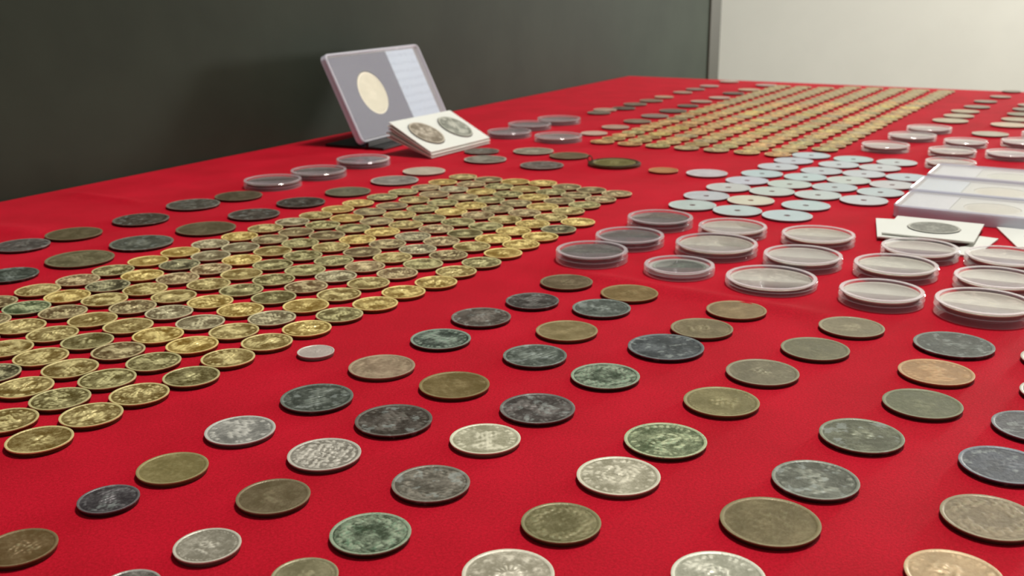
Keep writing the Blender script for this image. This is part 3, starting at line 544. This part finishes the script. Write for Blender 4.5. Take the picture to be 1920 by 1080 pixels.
def cloth():
    # local frame: x = along -U from the far end, y = away from the board
    step = 0.0026
    nx, ny = int(LENGTH / step), int(WIDTH / step)
    xs = np.linspace(0, LENGTH, nx + 1); ys = np.linspace(0, WIDTH, ny + 1)
    X, Y = np.meshgrid(xs, ys, indexing='ij')
    wx = CORNER.x - U.x * X + V.x * Y; wy = CORNER.y - U.y * X + V.y * Y
    Z = np.zeros_like(X)
    def ridge(a, b, h, w, skew=0.0):
        a = np.array(a); b = np.array(b); d = b - a; Ln = np.hypot(*d); d = d / Ln
        s = ((wx - a[0]) * d[0] + (wy - a[1]) * d[1]); q = ((wx - a[0]) * -d[1] + (wy - a[1]) * d[0])
        q = q + skew * s * s
        env = np.clip(s / (.18 * Ln), 0, 1) * np.clip((Ln - s) / (.25 * Ln), 0, 1)
        return h * np.exp(-(q / w) ** 2) * env
    Z += ridge((0.020, 0.560), (0.175, 0.455), 0.0024, 0.0080)
    Z += ridge((-0.350, 0.796), (-0.268, 0.748), 0.0022, 0.0060)
    Z += ridge((-0.42, 0.70), (-0.30, 0.655), 0.003, 0.012)
    verts = [(-X[i, j], -Y[i, j], Z[i, j]) for i in range(nx + 1) for j in range(ny + 1)]
    idx = lambda i, j: i * (ny + 1) + j
    faces = [(idx(i, j), idx(i, j + 1), idx(i + 1, j + 1), idx(i + 1, j)) for i in range(nx) for j in range(ny)]
    # hanging skirt with soft folds, all round
    rim = [(i, 0) for i in range(nx)] + [(nx, j) for j in range(ny)] + [(i, ny) for i in range(nx, 0, -1)] + [(0, j) for j in range(ny, 0, -1)]
    rim_i = [idx(*r) for r in rim]
    prev = rim_i
    cx, cy = -LENGTH / 2, -WIDTH / 2
    for lv, (outw, z) in enumerate(((0.003, -0.001), (0.006, -0.004), (0.0075, -0.012), (0.010, -0.12), (0.014, -0.26))):
        cur = []
        for k, (i, j) in enumerate(rim):
            x, y, _ = verts[idx(i, j)]
            nxn = 1 if i == 0 else (-1 if i == nx else 0); nyn = 1 if j == 0 else (-1 if j == ny else 0)
            # the board side stays flat against the board
            fold = (0.010 * math.sin(k * 0.18) * max(0, lv - 2)) if nyn != 1 else 0
            ow = outw + fold
            if nyn == 1: ow = min(ow, 0.003)
            verts.append((x + nxn * ow, y + nyn * ow, z)); cur.append(len(verts) - 1)
        n = len(rim)
        for k in range(n):
            faces.append((prev[k], cur[k], cur[(k + 1) % n], prev[(k + 1) % n]))
        prev = cur
    me = mesh('tablecloth', verts, faces)
    bm = bmesh.new(); bm.from_mesh(me)
    bmesh.ops.recalc_face_normals(bm, faces=bm.faces)
    bm.to_mesh(me); bm.free()
    me.polygons.foreach_set('use_smooth', [True] * len(me.polygons))
    o = link('tablecloth', me, CLOTH)
    o.matrix_world = frame(CORNER, U)
    tag(o, 'smooth bright red felt cloth spread flat over the whole display table', 'tablecloth')
cloth()

t = empty('display_table', (0, 0, 0)); t.matrix_world = frame(CORNER, U, -0.75)
tag(t, 'long display table hidden under the red cloth beside the dark board', 'table')
link('tabletop', box_mesh('tabletop', -LENGTH + .004, -.004, -WIDTH + .004, -.004, .72, .7485), WOOD, t)
legm = box_mesh('leg', -.02, .02, -.02, .02, 0, .72, .003)
for x in (-.07, -LENGTH + .07):
    for y in (-.07, -WIDTH + .07):
        link('leg', legm, STEEL, t, (x, y, 0))

BH = Vector((CORNER.x, CORNER.y, 0)) - V * 0.0045
o = link('wall_left', box_mesh('wall_left', -2.6, 0.385, 0.0, 0.05, -0.75, 1.7), BOARD)
o.matrix_world = frame(BH, U); tag(o, kind='structure')
o = link('trim_1', box_mesh('trim_1', 0.385, 0.445, -0.004, 0.054, -0.75, 1.7, .002), TRIM)
o.matrix_world = frame(BH, U); tag(o, kind='structure')
o = link('wall_back', box_mesh('wall_back', 1.55, 1.63, -3.6, 2.2, -0.75, 2.6), WALL)
o.matrix_world = frame(BH, U); tag(o, kind='structure')
o = link('floor', box_mesh('floor', -4.0, 1.63, -3.6, 2.2, -0.80, -0.75), FLOOR)
o.matrix_world = frame(BH, U); tag(o, kind='structure')

# ------------------------------------------------------------------ coins
def segd(x, y, x0, y0, x1, y1):
    dx, dy = x1 - x0, y1 - y0
    t_ = np.clip(((x - x0) * dx + (y - y0) * dy) / (dx * dx + dy * dy + 1e-9), 0, 1)
    return np.hypot(x - x0 - t_ * dx, y - y0 - t_ * dy)

def sm(d, w):
    return 1.0 / (1.0 + np.exp(np.clip((d) / w, -30, 30)))

def relief(design, seed, x, y):
    R = random.Random(seed)
    rho = np.hypot(x, y); th = np.arctan2(y, x)
    h = np.zeros_like(x)
    def tex(n, k):
        s = np.zeros_like(x)
        for _ in range(n):
            a = R.uniform(0, 6.28); f = R.uniform(.5, 1.5) * k
            s += np.sin(f * (x * math.cos(a) + y * math.sin(a)) + R.uniform(0, 6.28))
        return s / n
    def ell(cx, cy, a, b, rot=0):
        c, s = math.cos(rot), math.sin(rot)
        X = (x - cx) * c + (y - cy) * s; Y = -(x - cx) * s + (y - cy) * c
        return np.sqrt((X / a) ** 2 + (Y / b) ** 2) - 1
    def letters(r0, r1, n, amt=.7):
        k = np.floor((th + math.pi) / (2 * math.pi) * n).astype(int)
        ph = ((th + math.pi) / (2 * math.pi) * n) % 1.0
        keep = np.array([R.random() < .8 for _ in range(n + 1)])[k]
        shp = np.array([R.uniform(-.25, .25) for _ in range(n + 1)])[k]
        on = (rho > r0) & (rho < r1) & (ph > .18) & (ph < .82) & keep
        bar = (np.abs(ph - .5 + shp) > .12)
        return amt * (on & bar)
    def dots(r, n, amt=.6):
        ph = ((th + math.pi) / (2 * math.pi) * n) % 1.0 - .5
        return amt * (np.hypot(ph * 2 * math.pi * r / n, rho - r) < 1.1 / n)
    if design == 'portrait':
        f = R.choice((-1, 1))
        head = np.minimum.reduce([ell(.02 * f, .18, .27, .34), ell(.20 * f, .12, .14, .12, .4 * f), ell(-.08 * f, .28, .26, .26),
                                  ell(-.04 * f, -.25, .17, .30), ell(-.10 * f, -.52, .42, .17)])
        h = sm(head, .12) * (.75 + .35 * tex(5, 16)) + .25 * np.exp(-((x - .1 * f) ** 2 + (y - .2) ** 2) / .03)
        h = np.maximum(h, letters(.70, .84, R.randint(18, 26)) * (np.abs(th + math.pi / 2) > .7))
    elif design == 'arms':
        sh = np.minimum(ell(0, .02, .30, .36), ell(0, .42, .18, .12))
        wing = np.minimum(ell(.38, .05, .16, .38, -.5), ell(-.38, .05, .16, .38, .5))
        h = np.maximum(sm(sh, .1) * (.6 + .5 * np.sign(tex(3, 15))), sm(wing, .15) * (.55 + .45 * np.sin(rho * 40)))
        h = np.maximum(h, letters(.70, .84, R.randint(20, 28)))
    elif design == 'crest':
        h = sm(ell(0, .05, .30, .26), .1) * (.5 + .6 * tex(4, 22)) + sm(ell(0, -.35, .3, .07), .2) * .6
        h = np.maximum(h, dots(.83, 40))
    elif design == 'wreath':
        band = np.exp(-((rho - .66) / .12) ** 2) * (.5 + .6 * np.sin(th * 22 + 9 * rho) * np.sin(rho * 46))
        band *= (np.abs(np.abs(th) - math.pi / 2) > .18)
        h = np.maximum(band, 0) + (rho > .42) * .35 * (.6 + tex(5, 30)) + .35 * sm(segd(x, y, -.15, .1, .15, .1) - .04, .02) + .35 * sm(segd(x, y, -.15, -.08, .15, -.08) - .03, .02)
        h = np.maximum(h, dots(.86, 54, .5)) + .10 * np.exp(-(rho / .08) ** 2)
    elif design == 'rosette':
        pet = (.5 + .5 * np.cos(th * 16)) * (rho < .42) * (rho > .10) * (.6 + .4 * np.sin(rho * 30))
        h = pet + (rho < .09) * .8
        for k in range(9):
            a = k * 6.283 / 9 + .3
            h = np.maximum(h, sm(np.hypot(x - .66 * math.cos(a), y - .66 * math.sin(a)) - .11, .02) * (.4 + .6 * np.abs(np.sin(x * 40) * np.sin(y * 37))))
        h = np.maximum(h, dots(.84, 60))
    elif design == 'dense':
        h = (.5 + .5 * np.sign(tex(6, 34))) * (rho < .84)
    elif design == 'glyph':
        for (a, b, c, d) in ((-.15, -.25, -.15, .3), (-.15, .3, .05, .25), (.05, .25, .05, .08), (.05, .08, -.15, .04), (-.1, .04, .08, -.25),
                             (.16, -.38, .22, .36), (.34, -.22, .34, .24), (.34, .24, .5, .2), (.5, .2, .5, .05), (.5, .05, .34, .02), (.38, .02, .54, -.22)):
            h = np.maximum(h, sm(segd(x, y, a, b, c, d) - .03, .012))
        h += .12 * tex(4, 8)
    elif design == 'spot':
        h = sm(ell(R.uniform(-.1, .15), R.uniform(-.1, .1), .30, .22), .12) * (.5 + .9 * tex(5, 26)) + .15 * tex(3, 6)
    elif design == 'holed':
        h = .5 * sm(np.abs(rho - .30) - .02, .01) + .25 * letters(.55, .72, 22, 1)
    else:  # worn
        h = .22 * sm(ell(0, 0, .34, .3), .25) + .16 * tex(5, 9) + .12 * letters(.70, .82, 22, .5)
    h = h * np.clip(.62 + 1.3 * tex(6, 34), .1, 1.2) + .14 * tex(5, 24)
    return np.clip(h, 0, 1.1) * (rho < .89)

def coin_mesh(name, r, t, design, seed, n=64, nr=22, detail=1.0):
    """struck coin with milled side, raised rim and relief; r and t in metres"""
    hole = .13 if design == 'holed' else 0.0
    rr = list(np.linspace(hole, .90, nr)) if hole else list(np.linspace(0, .90, nr + 1)[1:])
    rings = [(q, 'f') for q in rr] + [(.915, 'r'), (.94, 'R'), (.980, 'R'), (.997, 'c')]
    th = np.arange(n) * 2 * math.pi / n
    rl = .20 * t * detail
    verts, wear_shade, rings_i = [], [], []
    if not hole:
        h0 = float(relief(design, seed, np.array([0.0]), np.array([0.0]))[0])
        verts.append((0, 0, t - .14 * t + rl * h0)); wear_shade.append(.25 + .6 * h0)
    for q, k in rings:
        x, y = q * np.cos(th), q * np.sin(th)
        if k == 'f':
            h = relief(design, seed, x, y); z = t * .86 + rl * h; w = .18 + .72 * h
        else:
            z = np.full(n, {'r': .90 * t, 'R': t, 'c': .97 * t}[k]); w = np.full(n, {'r': .3, 'R': 1.2, 'c': 1.15}[k])
        rings_i.append(len(verts))
        for a in range(n):
            verts.append((r * x[a], r * y[a], z[a])); wear_shade.append(float(w[a]))
    for q, z, w in ((1.0, .84 * t, .7), (.995, .70 * t, .0), (.975, .25 * t, .0), (.955, .0, .0)):  # zero marks the sides, which the coin material darkens as painted shade
        rings_i.append(len(verts))
        for a in range(n):
            verts.append((r * q * math.cos(th[a]), r * q * math.sin(th[a]), z)); wear_shade.append(w)
    if hole:
        rings_i.append(len(verts))
        for a in range(n): verts.append((r * hole * math.cos(th[a]), r * hole * math.sin(th[a]), 0)); wear_shade.append(.2)
    faces = []
    if not hole:
        faces += [(0, rings_i[0] + a, rings_i[0] + (a + 1) % n) for a in range(n)]
    for A, B in zip(rings_i, rings_i[1:]):
        faces += [(A + a, B + a, B + (a + 1) % n, A + (a + 1) % n) for a in range(n)]
    if hole:
        A, B = rings_i[-1], rings_i[0]
        faces += [(A + a, B + a, B + (a + 1) % n, A + (a + 1) % n) for a in range(n)]
    else:
        faces.append(tuple(rings_i[-1] + a for a in range(n - 1, -1, -1)))
    me = mesh(name, verts, faces, True)
    me.set_sharp_from_angle(angle=math.radians(50))
    at = me.attributes.new('wear_shade', 'FLOAT', 'POINT')
    at.data.foreach_set('value', wear_shade)
    return me

RG = random.Random(11)
def col(o, rgb, k=1.0):
    c = lin(rgb); o.color = (c[0] * k, c[1] * k, c[2] * k, 1)

# loose coins, each with its own striking
shared = {}
for (x, y, r, t_, mat, rgb, des, lab, grp) in LOOSE:
    big = y < 620
    if des == 'holed':
        if 'holed' not in shared:
            shared['holed'] = coin_mesh('holed_coin', r / 1000, t_ / 1000, 'holed', 3, 48, 12); shared['holed'].materials.append(MAT['alu'])
        me = shared['holed']; name = 'holed_coin'
    else:
        name = 'coin'
        me = coin_mesh('coin', r / 1000, t_ / 1000, des, int(x * 7 + y * 3), 80 if big else 40, 26 if big else 10, 1.0)
        me.materials.append(MAT[mat])
    o = link(name, me, None, None, (x / 1000, y / 1000, 0.0002))
    o.rotation_euler = (0, 0, RG.uniform(-.6, .6) if des == 'glyph' else RG.uniform(0, 6.28))
    if des == 'glyph': o.rotation_euler = (0, 0, -0.35)
    col(o, rgb)
    tag(o, lab, 'coin', grp)

# the two brass blocks share six strikings
gold = []
for k, d in enumerate(('portrait', 'arms', 'portrait', 'arms', 'crest', 'portrait')):
    g = coin_mesh('brass_coin', .01135, .0020, d, 40 + k, 60, 18, 1.3); g.materials.append(MAT['brass']); gold.append(g)
ORD = ['first', 'second', 'third', 'fourth', 'fifth', 'sixth', 'seventh', 'eighth', 'ninth', 'tenth', 'eleventh', 'twelfth', 'thirteenth',
       'fourteenth', 'fifteenth', 'sixteenth', 'seventeenth', 'eighteenth', 'nineteenth', 'twentieth', 'twenty-first', 'twenty-second',
       'twenty-third', 'twenty-fourth', 'twenty-fifth', 'twenty-sixth', 'twenty-seventh', 'twenty-eighth', 'twenty-ninth', 'thirtieth']
def brass(lst, lab, grp, limit, k_=1.0):
    rest = []
    for q, (x, y, tone, j, k) in enumerate(sorted(lst, key=lambda e: e[1])):
        rgb, word = TONES[tone]
        me = gold[RG.randrange(6)]; rz = RG.uniform(0, 6.28); s = RG.uniform(.88, 1.1)
        if q >= limit:
            rest.append((x, y, rgb, me, rz)); continue
        o = link('brass_coin', me, None, None, (x / 1000, y / 1000, 0.0002))
        o.rotation_euler = (0, 0, rz); o.scale = (k_, k_, 1); col(o, rgb, s)
        tag(o, lab % (word, ORD[k - 1], ORD[j - 1]), 'coin', grp)
    return rest
brass(NEAR, '%s coin, %s from front, %s file from right in near brass block', 'small brass coins packed in the near block', 999, 1.01)
rest = brass(FAR, '%s coin, %s from front, %s file from left in far brass block', 'small brass coins packed in the far block', 300 - len(NEAR), 1.05)
# beyond three hundred: the blurred far end of the block as one object
rv, rf, rw, rm = [], [], [], []
keys = sorted(set(r_[2] for r_ in rest))
small = coin_mesh('brass_coin', .0119, .0020, 'crest', 9, 20, 3)
sv = np.array([v.co[:] for v in small.vertices]); sf = [tuple(p.vertices) for p in small.polygons]
sw = [0.0] * len(sv); small.attributes['wear_shade'].data.foreach_get('value', sw)
for (x, y, rgb, me, rz) in rest:
    b = len(rv)
    rv += [(v[0] + x / 1000, v[1] + y / 1000, v[2] + .0002) for v in sv]; rf += [tuple(b + i for i in f) for f in sf]
    rw += list(sw)
me = mesh('brass_coins', rv, rf, True)
at = me.attributes.new('wear_shade', 'FLOAT', 'POINT'); at.data.foreach_set('value', rw)
me.materials.append(MAT['brass'])
o = link('brass_coins', me); col(o, (178, 148, 100))
tag(o, 'furthest blurred rows of small brass coins at the back edge of the table', 'coins', None, 'stuff')

# ------------------------------------------------------------------ capsules with their coins
for n_, (x, y, r, h, mat, rgb, lab) in enumerate(CAPSULES):
    R_, H_ = r / 1000, h / 1000
    root = empty('coin_capsule', (x / 1000, y / 1000, 0.0002))
    tag(root, lab, 'capsule', 'round clear plastic coin capsules')
    m = .5 * H_
    ct = min(.0022, H_ - .0030); zc = H_ - .0013 - ct
    m = max(m, zc + .0004)
    base = lathe('capsule_base', [(0, 0), (R_ - .0004, 0), (R_, .0004), (R_, m), (R_ - .0012, m), (R_ - .0012, zc), (R_ * .76, zc), (R_ * .74, .0011), (0, .0011)])
    lid = lathe('capsule_lid', [(0, H_ - .0012), (R_ - .0026, H_ - .0012), (R_ - .0026, m + .0001), (R_ - .0006, m + .0001), (R_ - .0002, m + .0003), (R_, H_ - .0005),
                                (R_ - .0005, H_), (R_ - .0024, H_), (R_ - .0028, H_ - .0003), (0, H_ - .0003)])
    link('capsule_base', base, ACR_SIDE, root); link('capsule_lid', lid, ACR, root)
    # rim line where the plate meets the wall
    ring = lathe('capsule_rim', [(R_ - .0024, H_ - .0001), (R_ - .0004, H_ - .0001), (R_ - .0004, H_ + .0003), (R_ - .0024, H_ + .0003), (R_ - .0024, H_ - .0001)])
    link('capsule_rim', ring, ACR_RIM, root)
    cr = R_ * (.86 if mat == 'dark' else .905)
    if mat == 'green':
        cr = R_ * .74
        link('foam_ring', lathe('foam_ring', [(R_ * .755, zc + .0001), (R_ - .0028, zc + .0001), (R_ - .0028, zc + ct), (R_ * .755, zc + ct), (R_ * .755, zc + .0001)]), CORE, root)
    me = coin_mesh('coin', cr, ct, 'worn' if n_ % 2 else 'arms', n_ + 70, 56, 14)
    me.materials.append(MAT['pale' if mat == 'silver' else mat])
    c = link('coin', me, None, None, (x / 1000, y / 1000, zc + .0003)); c.rotation_euler = (0, 0, RG.uniform(0, 6))
    col(c, rgb)
    short = lab.replace('clear capsule', 'capsule')
    tone = {'dark': 'dark coin', 'green': 'dark green coin', 'silver': 'pale coin'}[mat]
    tag(c, ' '.join(('%s inside the %s' % (tone, short)).split()[:16]), 'coin', 'coins sealed in clear capsules')

# medal with a loop
mx, my, mr = [q / 1000 for q in MEDAL]
root = empty('looped_medal', (mx, my, .0002))
tag(root, 'olive medal with golden rim and a small hanging loop behind the near brass block', 'medal')
m1 = coin_mesh('medal_disc', mr * .80, .0026, 'crest', 5, 56, 12); m1.materials.append(MAT['bronze'])
c = link('medal_disc', m1, None, root); col(c, (122, 112, 56))
m2 = lathe('medal_rim', [(mr * .80, .0002), (mr, .0002), (mr, .0022), (mr * .93, .0030), (mr * .82, .0028), (mr * .80, .0022), (mr * .80, .0002)])
m2.materials.append(MAT['brass']); c = link('medal_rim', m2, None, root); col(c, (176, 142, 86))
bm = bmesh.new(); vsr = []
for a in range(16):
    ang = a / 16 * 6.283; ctr = Vector((-mr * .74 - .0030 + 0 , mr * .74, .003)); dirv = Vector((-.7, .7, 0)) * math.cos(ang) + Vector((0, 0, 1)) * math.sin(ang)
    vsr.append([bm.verts.new(ctr + dirv * .0026 + (dirv * math.cos(b) + Vector((.7, .7, 0)) * math.sin(b)) * .0007) for b in (0, 1.57, 3.14, 4.71)])
for a in range(16):
    for b in range(4):
        bm.faces.new((vsr[a][b], vsr[(a + 1) % 16][b], vsr[(a + 1) % 16][(b + 1) % 4], vsr[a][(b + 1) % 4]))
me = bpy.data.meshes.new('hanging_loop'); bm.to_mesh(me); bm.free(); me.materials.append(MAT['silver'])
c = link('hanging_loop', me, None, root); col(c, (214, 190, 150))

# ------------------------------------------------------------------ flips, cases
def plate_with_holes(name, w, d, t0, t1, holes, n=40):
    """thin card w x d (x, y from 0) with round windows"""
    bm = bmesh.new()
    outer = [(0, 0), (w, 0), (w, d), (0, d)]
    for z in (t0, t1):
        pass
    cells = []
    # split the card into columns, one per window; each column is a ring of quads round its window
    xs = [0] + [(holes[i][0] + holes[i + 1][0]) / 2 for i in range(len(holes) - 1)] + [w]
    for k, (cx, cy, r) in enumerate(holes):
        x0, x1 = xs[k], xs[k + 1]
        pts = []
        for a in range(n):
            th = 2 * math.pi * (a + .5) / n - math.pi
            c, s = math.cos(th), math.sin(th)
            tx = ((x1 - cx) / c if c > 0 else (x0 - cx) / c) if abs(c) > 1e-9 else 1e9
            ty = ((d - cy) / s if s > 0 else (0 - cy) / s) if abs(s) > 1e-9 else 1e9
            tt = min(tx, ty)
            pts.append(((cx + r * c, cy + r * s), (cx + tt * c, cy + tt * s)))
        # snap nearest rays to the true corners
        for (qx, qy) in ((x0, 0), (x1, 0), (x1, d), (x0, d)):
            b = min(range(n), key=lambda i: (pts[i][1][0] - qx) ** 2 + (pts[i][1][1] - qy) ** 2)
            pts[b] = (pts[b][0], (qx, qy))
        ti = [bm.verts.new((p[0][0], p[0][1], t1)) for p in pts]; to = [bm.verts.new((p[1][0], p[1][1], t1)) for p in pts]
        bi = [bm.verts.new((p[0][0], p[0][1], t0)) for p in pts]; bo = [bm.verts.new((p[1][0], p[1][1], t0)) for p in pts]
        for a in range(n):
            b = (a + 1) % n
            bm.faces.new((ti[a], to[a], to[b], ti[b])); bm.faces.new((bi[b], bo[b], bo[a], bi[a]))
            bm.faces.new((ti[b], bi[b], bi[a], ti[a])); bm.faces.new((to[a], bo[a], bo[b], to[b]))
    bmesh.ops.recalc_face_normals(bm, faces=bm.faces)
    me = bpy.data.meshes.new(name); bm.to_mesh(me); bm.free()
    return me

def basis(origin, az, tilt):
    u = Vector((math.cos(az), math.sin(az), 0)); n = Vector((-math.sin(az), math.cos(az), 0))
    v = n * math.cos(tilt) + Vector((0, 0, 1)) * math.sin(tilt); w = u.cross(v)
    return Matrix(((u.x, v.x, w.x, origin[0]), (u.y, v.y, w.y, origin[1]), (u.z, v.z, w.z, origin[2]), (0, 0, 0, 1)))

def place_part(o, mw, parent):
    o.parent = parent
    o.matrix_local = parent.matrix_world.inverted() @ mw

# standing case
az = math.radians(63.9); ti = math.radians(64.3)
MB_ = basis((-0.1485, 0.9985, 0.0034), az, ti)
root = empty('display_case', (0, 0, 0)); root.matrix_world = MB_
bpy.context.view_layer.update()
tag(root, 'clear slab case standing tilted by the dark board with grey and pale blue panels', 'coin case')
W_, Hh = .1745, .0925
def part(name, me, mat, parent=root):
    return link(name, me, mat, parent)
# frame bars round the edge
bm = bmesh.new()
def bar(bm, x0, x1, y0, y1, z0, z1):
    r_ = bmesh.ops.create_cube(bm, size=1.0)
    for v in r_['verts']:
        v.co = Vector((x0 + (v.co.x + .5) * (x1 - x0), y0 + (v.co.y + .5) * (y1 - y0), z0 + (v.co.z + .5) * (z1 - z0)))
e = .0028
def case_frame(W, H, T, e):
    bm = bmesh.new()
    n = 6; rc = .006
    def loop(ins, z):
        pts = []
        for (cx, cy, a0) in ((W - rc, H - rc, 0), (rc, H - rc, 90), (rc, rc, 180), (W - rc, rc, 270)):
            for k in range(n + 1):
                a = math.radians(a0 + 90 * k / n); q = rc - ins
                pts.append(bm.verts.new((cx + q * math.cos(a), cy + q * math.sin(a), z)))
        return pts
    L = [loop(.0008, 0), loop(0, .0008), loop(0, T - .0008), loop(.0008, T), loop(e - .0006, T), loop(e, T - .0010), loop(e, .0010), loop(e - .0006, 0)]
    for a in range(len(L)):
        A, B = L[a], L[(a + 1) % len(L)]
        for k in range(len(A)):
            k2 = (k + 1) % len(A)
            bm.faces.new((A[k], A[k2], B[k2], B[k]))
    bmesh.ops.recalc_face_normals(bm, faces=bm.faces)
    me = bpy.data.meshes.new('case_frame'); bm.to_mesh(me); bm.free()
    me.polygons.foreach_set('use_smooth', [True] * len(me.polygons)); me.set_sharp_from_angle(angle=math.radians(35))
    return me
part('case_frame', case_frame(W_, Hh, .0072, e), CASE_EDGE)
part('front_cover', box_mesh('front_cover', e, W_ - e, e, Hh - e, .0058, .0068), CASE)
part('back_cover', box_mesh('back_cover', e, W_ - e, e, Hh - e, .0008, .0018), CASE)
part('grey_insert', plate_with_holes('grey_insert', .108 - e - .001, Hh - 2 * e - .002, .0022, .0050, [(.056 - e - .001, .047 - e, .0235)]), INSERT_GREY).location = (e + .001, e + .001, 0)
part('pale_blue_label', box_mesh('pale_blue_label', .1085, W_ - e - .008, e + .001, Hh - e - .001, .0022, .0050), LABEL_BLUE)['label'] = 'pale blue paper label panel'
me = coin_mesh('coin', 0.0228, .0024, 'worn', 77, 64, 18); me.materials.append(MAT['pale'])
c = link('coin', me); c.matrix_world = MB_ @ Matrix.Translation((.056, .0475, .0024)); col(c, (236, 232, 200))
tag(c, 'cream coin set in the grey panel of the standing slab case', 'coin')

# easel behind it
root = empty('display_easel', (0, 0, 0)); root.matrix_world = basis((-0.1485, 0.9985, 0.0), az, 0)
tag(root, 'black plastic easel with low foot plate holding up the standing case', 'easel')
bpy.context.view_layer.update()
part('foot_plate', box_mesh('foot_plate', .002, .150, -.028, .040, .0002, .0030, .0008), BLACK, root)
bk = part('back_rest', box_mesh('back_rest', .015, .150, .004, .072, -.0048, -.0012, .0006), BLACK, root)
place_part(bk, MB_, root)
part('front_lip', box_mesh('front_lip', .0, .148, -.0125, -.0095, .0028, .0075, .0006), BLACK, root)
st = part('rear_strut', box_mesh('rear_strut', .070, .095, .030, .050, .0026, .050, .001), BLACK, root)

# fan of white double flips in front of the standing case
FL = plate_with_holes('card', .1007, .053, 0, .0007, [(.0262, .0265, .0188), (.0745, .0265, .0188)])
film = box_mesh('window_film', .004, .0967, .006, .047, .0002, .0004)
words = ['top', 'second', 'third', 'fourth', 'bottom']
for k, (tl, da, sh) in enumerate(((27.4, 0, 0), (25.4, 0, -.0006), (23.2, 0, .0006), (20.6, 0, -.0008), (17.6, 0, .0004))):
    mw = basis((-0.0727 + sh, 0.9371 - .0, 0.0060 - .0013 * k), math.radians(59 + da), math.radians(tl))
    root = empty('coin_flip', (0, 0, 0)); root.matrix_world = mw
    tag(root, ('white double coin card with two grey coins tilted before the standing case' if k == 0 else
               '%s white double card in the fanned stack before the standing case' % words[k]), 'coin holder', 'white double coin cards in a fan')
    part('card', FL, PAPER, root); part('window_film', film, MYLAR, root)
    if k == 0:
        for q, (cx, rgb, lb) in enumerate(((.0262, (176, 160, 142), 'brownish grey coin in the left window of the white double card'), (.0745, (164, 166, 156), 'grey green coin in the right window of the white double card'))):
            me = coin_mesh('coin', .0180, .0014, 'portrait' if q else 'arms', 90 + q, 48, 14); me.materials.append(MAT['bright'])
            c = link('coin', me); c.matrix_world = mw @ Matrix.Translation((cx, .0265, .00045)); col(c, rgb)
            tag(c, lb, 'coin', 'coins in white cardboard flips')

# single flips on the cloth at the right
F1 = plate_with_holes('card', .053, .053, 0, .0009, [(.0265, .0265, .0160)])
def flip(org, a, z, lab, coin=None, nm='coin_flip', tilt=0.0):
    mw = basis((org[0], org[1], z), math.radians(a), math.radians(tilt))
    root = empty(nm, (0, 0, 0)); root.matrix_world = mw
    tag(root, lab, 'coin holder', 'white square coin flips by the slabs')
    part('card', F1, PAPER, root); part('window_film', box_mesh('window_film', .006, .047, .006, .047, .0003, .0005), MYLAR, root)
    if coin:
        me = coin_mesh('coin', .0155, .0014, 'worn', 97, 48, 10); me.materials.append(MAT['silver'])
        c = link('coin', me); c.matrix_world = mw @ Matrix.Translation((.0265, .0265, .0002)); col(c, coin[0]); tag(c, coin[1], 'coin', 'coins in white cardboard flips')
flip((.2300, .6230), -30, .0036, 'white square coin flip lying uppermost in front of the slab cases', ((160, 160, 150), 'grey coin in the window of the uppermost white flip by the slabs'))
flip((.2260, .6190), -18, .0020, 'white square flip poking out under the uppermost one, corner pointing left')
flip((.2260, .6080), -38, .0004, 'lowest white square flip of the stack in front of the slab cases')
flip((.3020, .5960), -12, .0004, 'white flip cut by the right picture edge behind the capsules')

# three slab cases lying side by side
ZS = .0002
sx = Vector((.8611, -.5085, 0))
corners_ = [(.2578, .6839), (.2885, .7385), (.3235, .7950)]
names_ = ['nearest', 'middle', 'furthest']
wds = [.0600, .0600, .0560]
for k, ((cx, cy), dep) in enumerate(zip(corners_, wds)):
    root = empty('slab_case', (0, 0, 0))
    mw = basis((cx, cy, ZS), math.atan2(-.53, .848), 0)
    root.matrix_world = mw
    tag(root, '%s of three clear slab cases lying flat at the right edge' % names_[k], 'coin case', 'clear slab cases lying side by side')
    Wd, T = .086, .0088
    part('case_frame', case_frame(Wd, dep, T, .0016), CASE_EDGE, root)
    part('front_cover', box_mesh('front_cover', .0016, Wd - .0016, .0016, dep - .0016, .0072, .0082), CASE, root)
    part('back_cover', box_mesh('back_cover', .003, Wd - .003, .003, dep - .003, .0008, .0018), CASE, root)
    part('paper_label', box_mesh('paper_label', .0035, .034, .0030, dep - .0030, .0022, .0068), LABEL_WHITE if k != 1 else LABEL_BLUE, root)
    part('pale_insert', plate_with_holes('pale_insert', .048, dep - .006, .0022, .0064, [(.024, (dep - .006) / 2, .0180)]), INSERT_WHITE, root).location = (.0345, .003, 0)
    me = coin_mesh('coin', .0174, .0024, 'worn', 60 + k, 48, 10); me.materials.append(MAT['pale'])
    c = link('coin', me); c.matrix_world = mw @ Matrix.Translation((.0585, dep / 2, .0036)); col(c, ((176, 170, 152), (190, 182, 160), (184, 190, 176))[k])
    tag(c, 'pale coin sealed in the %s lying slab case' % names_[k], 'coin', 'coins sealed in the lying slab cases')
